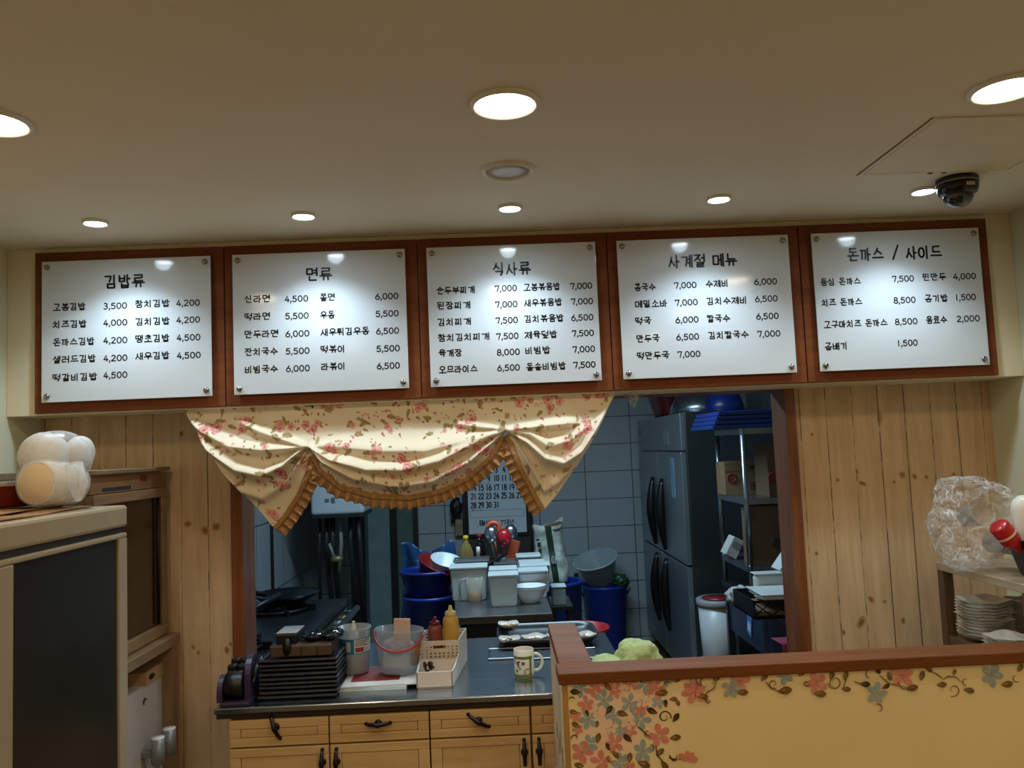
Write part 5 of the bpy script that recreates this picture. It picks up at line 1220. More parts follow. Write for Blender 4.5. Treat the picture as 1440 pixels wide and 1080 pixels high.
# corner pipe on the left wall
a = atx(380, 760, KL); t = thing('wall_pipe', 'thin vertical pipe fixed to the left kitchen wall', 'pipe', (KL + .015, a.y, 0)); m = MB(); m.tube([(KL + .012, a.y, .3), (KL + .012, a.y, 2.3)], .009, 8); m.build('tube', pip, t)

# calendar on a dark board
c0 = at(656, 648, 6.44); c1 = at(741, 748, 6.44)
b0 = at(650, 700, 6.46); b1 = at(748, 700, 6.46); bb = at(700, 800, 6.46); 
brd_ = thing('notice_board', 'tall dark board on the tiled back wall behind the calendar', 'board', ((b0.x + b1.x) / 2, 6.47, bb.z))
m = MB(); m.box((b0.x, 6.462, bb.z), (b1.x, 6.498, c0.z + .35)); m.build('panel', mat('dark_panel', (58, 50, 46), .6), brd_)
m = MB()
for x in (b0.x, b1.x - .025): m.box((x, 6.452, bb.z), (x + .025, 6.499, c0.z + .35), .003)
m.build('frame', mat('black_frame', (22, 22, 24), .4), brd_)
cal = thing('calendar', 'white wall calendar with bold black numbers, partly behind the curtain', 'calendar', ((c0.x + c1.x) / 2, 6.45, c1.z))
ztop = c0.z + .32; m = MB(); m.box((c0.x - .018, 6.448, c1.z - .03), (c1.x + .018, 6.458, ztop + .02), .002); m.build('backing', MATS['black_frame'], cal)
m = MB(); m.box((c0.x, 6.443, c1.z), (c1.x, 6.449, ztop)); m.build('sheet', mat('calendar_paper', (208, 216, 222), .6, var=.02), cal)
ci = mat('calendar_ink', (24, 30, 46), .5); cr = mat('calendar_red', (110, 50, 54), .5)
YC = 6.4426; pw_ = 66.5 / 6 * 1.0
colx = lambda d: 667 + (d) * 11.9
rows_y = [661, 673, 686, 698, 710.5]
n0 = 1
for r in range(5):
    for d in range(7):
        day = r * 7 + d
        if day < 1 or day > 31: continue
        px = 665.5 + 10.75 * d; py = rows_y[r] - .3 * d
        q = at(px, py, YC); s = str(day); hw = (.0165 if len(s) == 1 else .022) ; m = MB()
        write(m, s, Vector((0, YC, 0)), UX, UZ, q.x - hw * (.6 if len(s) == 1 else .95), q.x + hw * (.6 if len(s) == 1 else .95), q.z, .054, .0082, .8); m.build('date', cr if d == 0 else ci, cal)
m = MB()
for dd, rr in ((1, 1), (2, 1), (4, 2), (4, 2), (0, 4), (1, 4)):
    q = at(665.5 + 10.75 * dd, rows_y[rr] + 7, YC); m.box((q.x - .008, YC - .0004, q.z - .003), (q.x + .008, YC, q.z + .003))
q0 = at(661, 718.5, YC); q1 = at(737, 716, YC); m.box((q0.x, YC - .0004, q0.z - .001), (q1.x, YC, q0.z + .001)); m.box((q0.x, YC - .0004, q0.z - .055), (q1.x, YC, q0.z - .053)); m.box((q0.x, YC - .0004, q0.z - .054), (q0.x + .002, YC, q0.z)); m.box((q1.x - .002, YC - .0004, q0.z - .054), (q1.x, YC, q0.z))
m.build('ruled_marks', ci, cal)
q = at(698.5, 735, YC); m = MB(); write(m, '부산일보 77주년', Vector((0, YC, 0)), UX, UZ, q.x - .115, q.x + .135, q.z, .042, .006, .8); m.build('publisher_line', ci, cal)
q = at(677.5, 735.5, YC); m = MB(); m.box((q.x - .017, YC - .0004, q.z - .02), (q.x + .013, YC, q.z - .012)); m.box((q.x - .017, YC - .0004, q.z - .004), (q.x + .013, YC, q.z + .004)); m.box((q.x - .017, YC - .0004, q.z + .012), (q.x + .013, YC, q.z + .02)); m.box((q.x - .017, YC - .0004, q.z - .02), (q.x - .010, YC, q.z + .02)); m.box((q.x + .007, YC - .0004, q.z + .004), (q.x + .013, YC, q.z + .02)); m.build('square_logo', ci, cal)
# black gloves and beige box on the wall
a = at(641, 715, 6.42); t = thing('rubber_gloves', 'black rubber gloves hanging on the tiled wall left of the calendar', 'gloves', (a.x, 6.45, a.z - .08)); m = MB(); m.bm(blob((a.x, 6.455, a.z), (.045, .035, .085), 4, lambda n: 1 + .25 * mnoise.noise(n * 2.3)), True)
for k in range(4): m.tube([(a.x - .03 + .02 * k, 6.45, a.z - .06), (a.x - .035 + .022 * k, 6.45, a.z - .115)], [.012, .009], 8)
m.build('glove_pair', mat('black_rubber', (16, 16, 18), .5), t)
a = at(646, 741, 6.45); t = thing('beige_box', 'narrow beige box fixed to the tiled wall below the gloves', 'box', (a.x, 6.46, a.z - .06)); m = MB(); m.box((a.x - .03, 6.43, a.z - .065), (a.x + .028, 6.498, a.z + .06), .004); m.build('case', mat('beige_wood', (140, 118, 92), .6), t); m = MB(); m.box((a.x - .026, 6.428, a.z + .02), (a.x + .024, 6.4305, a.z + .055), .001); m.build('lid', mat('beige_wood_light', (156, 134, 104), .6), t)

# blue bins on the left of the table
bluep = mat('blue_plastic', (22, 58, 148), .35, var=.08); blued = mat('deep_blue_plastic', (18, 40, 110), .35, var=.08)
def bin_(name, lb, x, y, z0, r0, r1, h, mt, rim=.012, cat='bin', handle=False):
    t = thing(name, lb, cat, (x, y, z0)); m = MB(); m.lathe([(.0001, .004), (r0 * .96, 0), (r0, .008), (r1, h - .03), (r1 + rim * .3, h - .028), (r1 + rim, h - .012), (r1 + rim, h), (r1, h + .001), (r1 - .004, h - .01), (r0 - .006, .012), (.0001, .01)], (x, y, z0), 40, cap=False); m.build('tub_body', mt, t)
    if handle: m = MB(); m.tube([(x + (r1 + .02) * math.cos(R(a)), y - .02, z0 + h - .03 - (.2 + r1 * .8) * math.sin(R(a - 180)) ** 2 * .6) for a in range(180, 361, 15)], .006, 8); m.build('bail_handle', blacki, t)
    return t
bxx, byy = at(612, 840, 4.5).x - .03, 4.5
zr = at(612, 842, byy - .14).z
bin_('blue_bin', 'blue plastic bin beside the steel table, the lower of two', bxx, byy, 0, .12, .137, zr, bluep)
zr2 = at(608, 806, byy - .14).z
bin_('blue_tub', 'blue tub set on top of the lower bin beside the table', bxx - .008, byy, zr + .002, .115, .14, zr2 - zr, blued, cat='tub')
t = thing('red_basin', 'dark red plastic basin tilted inside the stacked blue tub', 'basin', (bxx + .02, byy + .02, zr2 - .02)); m = MB(); M = TR((bxx + .02, byy + .02, zr2 - .075), R(10), R(24))
m.lathe([(.0001, .004), (.075, 0), (.085, .005), (.118, .105), (.128, .108), (.128, .114), (.116, .112), (.080, .012), (.0001, .010)], n=36, M=M, cap=False); m.build('bowl', mat('dark_red_basin', (120, 26, 28), .35), t)
t = thing('white_basin', 'white plastic basin lying in the red basin', 'basin', (bxx + .06, byy, zr2 + .06)); m = MB(); M = TR((bxx + .085, byy - .01, zr2 - .02), R(16), R(16))
m.lathe([(.0001, .003), (.06, 0), (.066, .005), (.088, .075), (.094, .078), (.086, .078), (.060, .01), (.0001, .008)], n=36, M=M, cap=False); m.build('bowl', wen, t)
bfm = NT('blue_film'); bfm.b.inputs['Base Color'].default_value = lin((22, 72, 124)); bfm.b.inputs['Roughness'].default_value = .25
tr_ = bfm.n('ShaderNodeBsdfTransparent'); mx_ = bfm.n('ShaderNodeMixShader'); mx_.inputs[0].default_value = .62
bfm.bump(bfm.noise(bfm.obj(), 30, 4), .8, .01); bfm.l(tr_.outputs[0], mx_.inputs[1]); bfm.l(bfm.b.outputs[0], mx_.inputs[2]); bfm.l(mx_.outputs[0], bfm.out.inputs[0])
t = thing('blue_bag', 'blue translucent bag hung behind the red basin on the blue tubs', 'bag', (bxx - .05, byy + .25, .2))
m = MB(); m.grid(lambda u, v: (bxx - .17 + .30 * u + .01 * math.sin(v * 9) + .018 * mnoise.noise(Vector((u * 4, v * 6, 1))), byy + .20 + .025 * math.sin(u * 14 + v * 2) + .03 * mnoise.noise(Vector((u * 5, v * 5, 4))), zr2 + .10 - (.75 * v) + .03 * math.sin(u * 7 + 1)), 40, 40); m.build('film', bfm.m, t, thick=.001, fixn=False)

# steel table
TZ = .8
ta = atz(640, 868, TZ); tb_ = atz(777, 862, TZ); tx0, tx1, ty0 = ta.x, tb_.x, (ta.y + tb_.y) / 2; ty1 = 4.95
tbl = thing('steel_table', 'stainless steel prep table in the middle of the kitchen', 'table', ((tx0 + tx1) / 2, (ty0 + ty1) / 2, 0))
m = MB(); m.box((tx0, ty0, TZ - .035), (tx1, ty1, TZ), .004); m.build('tabletop', kst, tbl)
m = MB(); m.box((tx0 + .02, ty0 + .02, TZ - .10), (tx1 - .05, ty0 + .035, TZ - .035)); m.build('apron', dsteel, tbl)
m = MB(); m.box((tx0 + .03, ty0 + .03, .28), (tx1 - .05, ty1 - .03, .30)); m.build('lower_shelf', dsteel, tbl)
for x in (tx0 + .02, tx1 - .06):
    for y in (ty0 + .02, ty1 - .06): m = MB(); m.box((x, y, 0), (x + .035, y + .035, TZ - .035), .003); m.build('leg', dsteel, tbl)
t = thing('carton', 'brown carton on the lower shelf of the steel table', 'carton', (.05, ty0 + .3, .3)); m = MB(); m.box((-.04, ty0 + .15, .302), (tx1 - .06, ty0 + .5, .62), .003); m.build('box_body', mat('dark_card', (104, 82, 60), .8), t); m = MB(); m.box((-.042, ty0 + .148, .58), (tx1 - .058, ty0 + .152, .622)); m.build('flap', mat('dark_card_flap', (120, 96, 70), .8), t)
tub_w = mat('white_food_tub', (206, 214, 212), .35, var=.04); lid_w = mat('translucent_lid', (190, 200, 198), .3, var=.05)
def tub(px0, px1, ptop, pbot, Y, dep, lb, lid=True, hgt=None, mt=tub_w):
    a = at(px0, pbot, Y); b = at(px1, pbot, Y); top = at((px0 + px1) / 2, ptop, Y).z
    z0 = TZ + .0005 if hgt is None else hgt; x0, x1 = a.x, b.x
    t = thing('food_container', lb, 'container', ((x0 + x1) / 2, Y + dep / 2, z0), 'white food containers on the steel table'); m = MB(); e = .008
    tp = top - (.012 if lid else 0)
    vs = [(x0 + e, Y + e, z0), (x1 - e, Y + e, z0), (x1 - e, Y + dep - e, z0), (x0 + e, Y + dep - e, z0), (x0, Y, tp), (x1, Y, tp), (x1, Y + dep, tp), (x0, Y + dep, tp)]
    b_ = bmesh.new(); bv = [b_.verts.new(v) for v in vs]
    for f in ((3, 2, 1, 0), (4, 5, 6, 7), (0, 1, 5, 4), (1, 2, 6, 5), (2, 3, 7, 6), (3, 0, 4, 7)): b_.faces.new([bv[i] for i in f])
    bmesh.ops.bevel(b_, geom=b_.edges[:], offset=.006, segments=2, affect='EDGES'); m.bm(b_)
    m.build('tub_body', mt, t)
    m = MB()
    if lid: m.box((x0 - .006, Y - .006, tp), (x1 + .006, Y + dep + .006, top), .004); m.build('lid', lid_w, t)
    else:
        for q in ((x0 - .006, Y - .006, x1 + .006, Y + .004), (x0 - .006, Y + dep - .004, x1 + .006, Y + dep + .006), (x0 - .006, Y, x0 + .004, Y + dep), (x1 - .004, Y, x1 + .006, Y + dep)): m.box((q[0], q[1], tp - .001), (q[2], q[3], tp + .008), .002)
        m.build('rim', mt, t)
    return t
tub(689, 729, 808, 843, 3.93, .12, 'white lidded food container, front middle of the steel table')
tub(690, 727, 800, 830, 4.08, .12, 'white lidded food container just behind the front middle one')
tub(634, 685, 797, 834, 4.13, .13, 'large white food container at the left end of the steel table')
tub(731, 771, 802, 836, 4.12, .12, 'white lidded food container at right, behind the white bowl')
tub(733, 774, 794, 826, 4.255, .12, 'white lidded food container at right, second row back')
tub(732, 766, 790, 818, 4.39, .10, 'white food container at right, third row back')
tub(728, 760, 781, 806, 4.51, .12, 'pale grey food container at the back right of the table', mt=lid_w)
tub(697, 729, 793, 826, 4.24, .14, 'open stainless steel food pan in the middle of the table', lid=False, mt=kst)
tub(640, 688, 790, 824, 4.29, .14, 'open stainless steel food pan behind the large white container', lid=False, mt=kst)
# clear jug with orange liquid
c = atz(668, 846, TZ); c.y += .012; c.z = TZ + .0005
jg = thing('measuring_jug', 'clear jug with orange liquid at the front of the steel table', 'jug', c); r = .040
m = MB(); m.lathe([(.0001, .003), (r * .84, 0), (r * .88, .004), (r * 1.05, .118), (r * 1.0, .118), (r * .84, .007), (.0001, .006)], c, 32, cap=False); m.build('jug_body', mat('jug_plastic', (190, 180, 160), .2, alpha=.35), jg)
m = MB(); m.lathe([(.0001, .007), (r * .83, .007), (r * .87, .035), (.0001, .036)], c, 28); m.build('liquid', mat('orange_liquid', (206, 122, 44), .3), jg)
m = MB(); m.tube([(c.x - r * 1.0, c.y, c.z + .108), (c.x - r * 1.6, c.y, c.z + .104), (c.x - r * 1.85, c.y, c.z + .085), (c.x - r * 1.8, c.y, c.z + .01)], .006, 8); m.build('handle', mat('jug_handle', (170, 168, 160), .3, alpha=.5), jg)
# white bowl
c = atz(746, 849, TZ); c.y += .045; c.z = TZ + .0005
t = thing('white_bowl', 'white round bowl at the front right of the steel table', 'bowl', c); r = 23.5 / F * c.y
m = MB(); m.lathe([(.0001, .006), (r * .5, .006), (r * .5, 0), (r * .56, 0), (r * .58, .008), (r * .8, .03), (r * .95, .06), (r * 1.0, .078), (r * .97, .079), (r * .76, .034), (r * .4, .012), (.0001, .011)], c, 44, cap=False); m.build('bowl_body', mat('bowl_ceramic', (208, 208, 206), .18), t)
m = MB(); m.lathe([(r * .998, .0755), (r * 1.006, .078), (r * .998, .0805)], c, 44, cap=False); m.build('rim_band', mat('rim_grey', (120, 126, 130), .3), t)
# clear box at the right with its own small stand
c = at(787, 849, 4.3)
t = thing('side_stand', 'narrow dark steel stand beside the prep table', 'stand', (c.x, 4.4, 0)); zst = at(787, 853, 4.3).z
m = MB(); m.box((c.x - .04, 4.30, zst - .02), (c.x + .07, 4.6, zst), .002); m.build('stand_top', dsteel, t)
for x in (c.x - .035, c.x + .05):
    for y in (4.31, 4.57): m = MB(); m.box((x, y, 0), (x + .015, y + .02, zst - .02)); m.build('leg', dsteel, t)
t = thing('clear_box', 'clear plastic box with pale contents beside the white bowl', 'box', (c.x, 4.38, zst)); m = MB(); m.box((c.x - .034, 4.33, zst + .0005), (c.x + .038, 4.43, zst + .09), .006); m.build('box_body', mat('clear_box_plastic', (150, 168, 164), .2, alpha=.55), t); m = MB(); m.box((c.x - .037, 4.327, zst + .09), (c.x + .041, 4.433, zst + .098), .003); m.build('lid', lid_w, t)
# bottles and utensils at the back of the table
def bottle(name, px, pb, pt_, Y, r, prof, mt, capm, lb, capn='cap'):
    z0 = TZ + .0005; x = at(px, pb, Y).x; h = at(px, pt_, Y).z - z0; t = thing(name, lb, 'bottle', (x, Y, z0)); m = MB()
    m.lathe([(.0001, 0)] + [(r * a, h * b) for a, b in prof], (x, Y, z0), 28); m.build('bottle_body', mt, t); la, lb_ = prof[-1]
    m = MB(); m.lathe([(r * la * 1.15, h * lb_), (r * la * 1.15, h * .985), (r * la * .9, h), (.0001, h)], (x, Y, z0), 20); m.build(capn, capm, t); return t
PB = [(.95, .0), (1, .03), (1, .55), (.95, .66), (.6, .80), (.32, .87), (.32, .91)]
bottle('oil_bottle', 656, 790, 753, 4.62, .042, PB, mat('oil_plastic', (150, 130, 70), .2, alpha=.55), mat('yellow_cap', (206, 176, 40), .4), 'oil bottle with yellow cap at the back of the steel table')
bottle('sauce_bottle', 675, 790, 750, 4.72, .044, PB, mat('dark_soy', (20, 16, 16), .15), mat('red_cap2', (150, 30, 34), .4), 'dark sauce bottle with red cap behind the nozzle bottle')
bottle('nozzle_bottle', 673, 790, 769, 4.5, .030, [(.95, 0), (1, .04), (1, .55), (.8, .68), (.3, .72), (.3, .78)], mat('cloudy_nozzle', (176, 186, 186), .3), white_pl, 'small cloudy nozzle bottle in front of the dark sauce bottle', 'nozzle')
ux = at(708, 790, 4.68).x
uh = thing('utensil_pot', 'steel pot holding ladles at the back of the table', 'pot', (ux, 4.68, TZ)); m = MB(); m.lathe([(.0001, .003), (.062, 0), (.065, .004), (.065, .14), (.067, .142), (.063, .142), (.062, .006), (.0001, .005)], (ux, 4.68, TZ + .0005), 32, cap=False); m.build('pot_body', kst, uh); m = MB(); m.lathe([(.066, .10), (.068, .104), (.066, .108)], (ux, 4.68, TZ), 32, cap=False); m.build('band', dsteel, uh)
def utensil(px, py, Y, kind, mt, lb, cat='ladle', dx=0):
    hd = at(px, py, Y); t = thing(cat.replace(' ', '_'), lb, cat, (ux + dx, Y, TZ + .01)); m = MB(); m.tube([(ux + dx, 4.68, TZ + .012), (hd.x, Y, hd.z - .03)], .005, 8); m.build('handle', mt if kind != 'steel' else kst, t); m = MB()
    if kind in ('ladle', 'steel'): m.lathe([(.0001, .030), (.022, .025), (.036, .010), (.040, -.004), (.037, -.004), (.0001, .02)], n=26, M=TR(hd, R(95)), sy=1.25, cap=False); m.build('bowl', mt, t)
    elif kind == 'ring': m.tube([(hd.x + .032 * math.cos(R(a)), Y, hd.z + .032 * math.sin(R(a))) for a in range(-60, 241, 15)], .014, 10); m.build('grip', mt, t)
    else: m.box((-.028, -.004, -.06), (.028, .004, .05), .004, M=TR(hd, 0, R(18))); m.build('blade', mt, t)
orm = mat('orange_silicone', (196, 84, 50), .4); rdm = mat('red_silicone', (170, 24, 30), .3)
utensil(691, 752, 4.60, 'steel', kst, 'steel ladle standing left in the utensil pot', dx=-.03); utensil(694, 743, 4.66, 'ring', orm, 'orange tongs with loop grip behind the steel ladle', 'tongs', -.02)
utensil(709, 756, 4.60, 'ladle', rdm, 'shiny red ladle in the middle of the utensil pot', dx=.0); utensil(718, 750, 4.70, 'steel', kst, 'steel ladle standing right, behind the red one', dx=.02); utensil(722, 772, 4.62, 'blade', mat('rust_orange', (150, 62, 34), .4), 'rust-orange spatula at the right of the utensil pot', 'spatula', .035)
kn0 = at(680, 797, 4.21); kn1 = at(712, 779, 4.45); t = thing('long_knife', 'dark long-handled tool lying across the containers', 'kitchen tool', kn0); m = MB(); m.tube([kn0, kn0.lerp(kn1, .4), kn1], [.004, .010, .010], 8); m.build('handle', blacki, t)
# paper sack on a blue bin behind the table
sx_, sy_ = at(776, 800, 5.2).x, 5.24
zrb = at(800, 818, 5.1).z
bin_('blue_bin', 'blue plastic bin under the paper sack, right of the table', sx_ + .03, sy_, 0, .135, .155, zrb - .012, bluep)
t = thing('lid_blue', '', 'lid', (0, 0, 0)); bpy.data.objects.remove(t)
sk = thing('paper_sack', 'open white and green paper sack standing on a blue bin', 'sack', (sx_, sy_, zrb)); zt2 = at(776, 735, sy_ - .08).z; H = zt2 - zrb
def sackf(u, v):
    a = 2 * PI * u; ex = .55; hw, hd = .105 - .012 * v + .012 * math.sin(v * 7), .065 + .01 * math.sin(v * 5 + 1)
    x = hw * math.copysign(abs(math.cos(a)) ** ex, math.cos(a)); y = hd * math.copysign(abs(math.sin(a)) ** ex, math.sin(a)); n = .014 * mnoise.noise(Vector((x * 22, y * 22, v * 5)))
    return (sx_ - .01 + x + n, sy_ + y + n, zrb - .011 + v * H + (.018 * math.sin(a * 2 + .7) if v > .9 else 0) + .02 * v * math.cos(a))
m = MB(); m.grid(sackf, 48, 24); m.add([sackf(k / 48, .0) for k in range(48)], [tuple(range(48))])
skm = NT('sack_paper'); tcn = skm.obj(); sep = skm.n('ShaderNodeSeparateXYZ'); skm.l(tcn, sep.inputs[0])
stripe = skm.math('LESS_THAN', skm.math('ABSOLUTE', skm.math('ADD', sep.outputs[0], skm.math('SUBTRACT', skm.math('MULTIPLY', sep.outputs[2], .11), .022))), .020)
frontm = skm.math('LESS_THAN', sep.outputs[1], 0)
skm.l(skm.mix(skm.math('MULTIPLY', stripe, frontm), skm.mix(skm.ramp(skm.noise(tcn, 16, 4), .35, .65), lin((140, 146, 136)), lin((190, 198, 188))), lin((22, 46, 28))), skm.b.inputs['Base Color']); skm.b.inputs['Roughness'].default_value = .6
m.build('sack_body', skm.m, sk, fixn=True); m = MB(); m.add([(lambda p: (sx_ + (p[0] - sx_) * .93, sy_ + (p[1] - sy_) * .93, p[2] - .025))(sackf(k / 48, 1.0)) for k in range(48)], [tuple(range(48))]); m.build('brown_inside', mat('sack_brown', (96, 72, 52), .8), sk)
m = MB(); yk = sy_ - .086
for k, (dx, dz, w_, h_) in enumerate(((-.075, .21, .022, .03), (-.07, .17, .018, .03), (-.082, .25, .02, .012), (-.078, .13, .02, .02))): m.box((sx_ + dx - w_ / 2, yk, zrb + dz), (sx_ + dx + w_ / 2, yk + .004, zrb + dz + h_))
m.build('dark_print', mat('sack_print', (30, 36, 34), .6), sk)
m = MB(); write(m, '다리', Vector((sx_, yk - .002, zrb)), UX, UZ, -.002, .028, .13, .05, .004); m.build('white_print', mat('sack_white', (190, 196, 190), .6), sk)
# pole
a = at(811, 820, 5.5); t = thing('mop_pole', 'dark upright pole beside the right blue bin', 'pole', (a.x, 5.5, 0)); m = MB(); m.box((a.x - .014, 5.49, 0), (a.x + .014, 5.52, at(811, 806, 5.5).z), .004); m.build('shaft', blacki, t); m = MB(); m.box((a.x - .04, 5.46, 0), (a.x + .04, 5.55, .03), .004); m.build('foot', blacki, t)
# big blue bin at right, with a white tub in it
ZBN = at(852, 826, 6.1).z
bnx = at(852, 860, 6.25).x
bin_('trash_bin', 'tall blue bin standing before the tiled back wall', bnx, 6.25, 0, .14, .17, ZBN, bluep, handle=True)
wc = at(843, 806, 6.2); t = thing('white_tub', 'translucent white tub tilted on the tall blue bin', 'tub', (wc.x, 6.22, ZBN)); m = MB(); m.lathe([(.0001, .004), (.10, 0), (.112, .008), (.155, .17), (.165, .172), (.165, .18), (.152, .18), (.108, .014), (.0001, .012)], n=40, M=TR((wc.x + .01, 6.21, ZBN + .035), R(16), R(-14)), cap=False); m.build('tub_body', mat('cloudy_tub', (176, 190, 194), .3, alpha=.55), t)
m = MB(); m.tube([TR((wc.x + .01, 6.21, ZBN + .035), R(16), R(-14)) @ Vector((.166 * math.cos(R(a)), .166 * math.sin(R(a)), .176)) for a in range(0, 361, 12)], .005, 8); m.build('rim', mat('tub_rim', (190, 202, 206), .3), t)
a = at(877, 822, 6.1); t = thing('green_bag', 'crumpled dark green bag on the right side of the blue bin', 'bag', (a.x, 6.15, ZBN)); m = MB(); m.bm(blob((a.x - .015, 6.15, ZBN + .035), (.06, .06, .05), 4, lambda n: 1 + .35 * mnoise.noise(n * 2.6)), True)
for v in m.v: v.z = max(v.z, ZBN + .002)
m.build('bag_body', mat('dark_green_film', (40, 74, 42), .3), t)
a = at(815, 890, 3.5)
zrd = .70
so = thing('stool', 'round stool under the red basin behind the counter', 'stool', (a.x, 3.52, 0)); m = MB(); m.lathe([(.0001, .69), (.13, .69), (.135, .68), (.13, .665), (.0001, .665)], (a.x, 3.52, 0), 32); m.build('seat', dsteel, so)
for k in range(4): m = MB(); m.tube([(a.x + .09 * math.cos(PI / 4 + k * PI / 2), 3.52 + .09 * math.sin(PI / 4 + k * PI / 2), .666), (a.x + .14 * math.cos(PI / 4 + k * PI / 2), 3.52 + .14 * math.sin(PI / 4 + k * PI / 2), 0)], .011, 8); m.build('leg', dsteel, so)
h = at(815, 873, 3.64).z - .69
t = thing('red_basin', 'red round plastic basin behind the partition post', 'basin', (a.x, 3.52, .69)); m = MB(); m.lathe([(.0001, .004), (.085, .0006), (.095, .006), (.122, h - .008), (.13, h - .006), (.13, h), (.118, h - .001), (.09, .012), (.0001, .010)], (a.x, 3.52, .69), 44, cap=False); m.build('bowl', mat('bright_red_plastic', (160, 24, 30), .35), t)

# four-door fridge
GX = 1.1; gy0, gy1 = 4.93, 6.42; gz0, gz1 = .11, 1.72
ff = thing('commercial_fridge', 'tall four-door stainless fridge at the right of the kitchen', 'fridge', (1.45, 5.7, 0))
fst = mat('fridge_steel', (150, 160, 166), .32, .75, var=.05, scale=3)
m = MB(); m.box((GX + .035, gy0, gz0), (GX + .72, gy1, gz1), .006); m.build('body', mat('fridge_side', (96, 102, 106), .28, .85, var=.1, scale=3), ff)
ztopd = atx(900, 635, GX).z; zmid = atx(925, 771, GX).z; ymid = atx(929, 700, GX).y
m = MB(); m.box((GX + .005, gy0, ztopd + .012), (GX + .036, gy1, gz1 - .005), .004); m.build('control_panel', fst, ff)
a = atx(938, 615, GX + .005); m = MB(); m.box((GX + .001, a.y - .05, a.z - .05), (GX + .006, a.y + .1, a.z + .04), .001); m.build('display', mat('display_grey', (120, 130, 128), .3), ff)
a = atx(900, 608, GX + .005); m = MB(); m.box((GX + .003, a.y - .02, a.z - .012), (GX + .0055, a.y + .02, a.z + .012)); m.build('emblem', pip, ff)
hb_ = mat('fridge_black', (14, 14, 16), .3)
for (ya_, yb_) in ((gy0, (gy0 + gy1) / 2 - .004), ((gy0 + gy1) / 2 + .004, gy1)):
    for (za, zc_) in ((gz0, zmid - .006), (zmid + .006, ztopd)):
        m = MB(); m.box((GX, ya_, za), (GX + .034, yb_, zc_), .004); d = m.build('door', fst, ff)
        near = ya_ == gy0; hy = (yb_ - .15) if near else (ya_ + .17)
        hz0, hz1 = (zmid + .03, zmid + .50) if za > gz0 else (zmid - .50, zmid - .03)
        m = MB(); n_ = 12; m.tube([(GX - .004 - .022 * math.sin(PI * k / n_), hy, hz0 + (hz1 - hz0) * k / n_) for k in range(n_ + 1)], [.014 + .022 * math.sin(PI * k / n_) for k in range(n_ + 1)], 10); m.build('handle', hb_, d)
a = atx(945, 650, GX); m = MB(); m.box((GX - .003, a.y - .05, a.z - .22), (GX, a.y + .05, a.z + .03)); m.build('notice_sheet', mat('blue_white_sheet', (120, 150, 170), .5), ff)
for y in (gy0 + .08, gy1 - .08):
    for x in (GX + .1, GX + .62): m = MB(); m.tube([(x, y, 0), (x, y, gz0 + .004)], .022, 10); m.build('leg', dsteel, ff)
# on top of the fridge
zf = gz1 + .001
a = at(898, 570, 5.75); t = thing('red_basin', 'dark red square tub on top of the fridge, at its left end', 'tub', (1.3, 5.9, zf)); m = MB(); vs = []
m.grid(lambda u, v: (1.33 + (.14 + .05 * v) * math.copysign(abs(math.cos(2 * PI * u)) ** .4, math.cos(2 * PI * u)), 6.0 + (.18 + .05 * v) * math.copysign(abs(math.sin(2 * PI * u)) ** .4, math.sin(2 * PI * u)), zf + .19 * v), 48, 6); m.add([(1.33 + .14 * math.copysign(abs(math.cos(2 * PI * k / 48)) ** .4, math.cos(2 * PI * k / 48)), 6.0 + .18 * math.copysign(abs(math.sin(2 * PI * k / 48)) ** .4, math.sin(2 * PI * k / 48)), zf) for k in range(48)], [tuple(range(48))]); m.build('tub_body', mat('dark_red_tub', (96, 18, 20), .35), t, thick=.004)
m = MB(); m.tube([(1.33 + .192 * math.copysign(abs(math.cos(2 * PI * k / 48)) ** .4, math.cos(2 * PI * k / 48)), 6.0 + .232 * math.copysign(abs(math.sin(2 * PI * k / 48)) ** .4, math.sin(2 * PI * k / 48)), zf + .19) for k in range(49)], .008, 8); m.build('rim', MATS['dark_red_tub'], t)
def bowlup(x, y, r, h, mt, lb, nm='steel_bowl', cat='bowl'):
    t = thing(nm, lb, cat, (x, y, zf)); m = MB(); m.lathe([(r, 0), (r * 1.03, .004), (r * .98, h * .35), (r * .8, h * .75), (r * .5, h * .96), (.0001, h)], (x, y, zf), 40, cap=False); m.build('bowl_body', mt, t); m = MB(); m.lathe([(r * 1.0, .0), (r * 1.06, .003), (r * 1.04, .010), (r * 1.0, .012)], (x, y, zf), 40, cap=False); m.build('rim', mt, t)
bowlup(1.36, 5.42, .20, .16, kst, 'large upturned steel bowl on top of the fridge'); bowlup(1.42, 5.07, .12, .13, blued, 'upturned deep blue bowl on top of the fridge, at its near end', 'blue_bowl')
a = at(888, 562, 5.0)
# clear bag hanging under the board, at the curtain's right end
a0 = at(876, 552, 2.52); a1 = at(906, 551, 2.52); a2 = at(890, 575, 2.52)
t = thing('plastic_bag', 'small clear plastic bag hanging under the menu boards, right of the curtain', 'bag', (a2.x, 2.52, a2.z))
m = MB(); m.grid(lambda u, v: (a0.x + (a1.x - a0.x) * (u + (.5 - u) * v ** 1.2 * .9) + .004 * math.sin(9 * u + 4 * v), 2.53 + .02 * math.sin(u * 9 + v * 3) * (1 - v) + .012 * math.sin(2 * PI * u), 1.7025 - (1.7025 - a2.z) * v * (1 - .5 * abs(u - .5))), 24, 14); m.build('film', cf.m, t, fixn=False, thick=.0005)

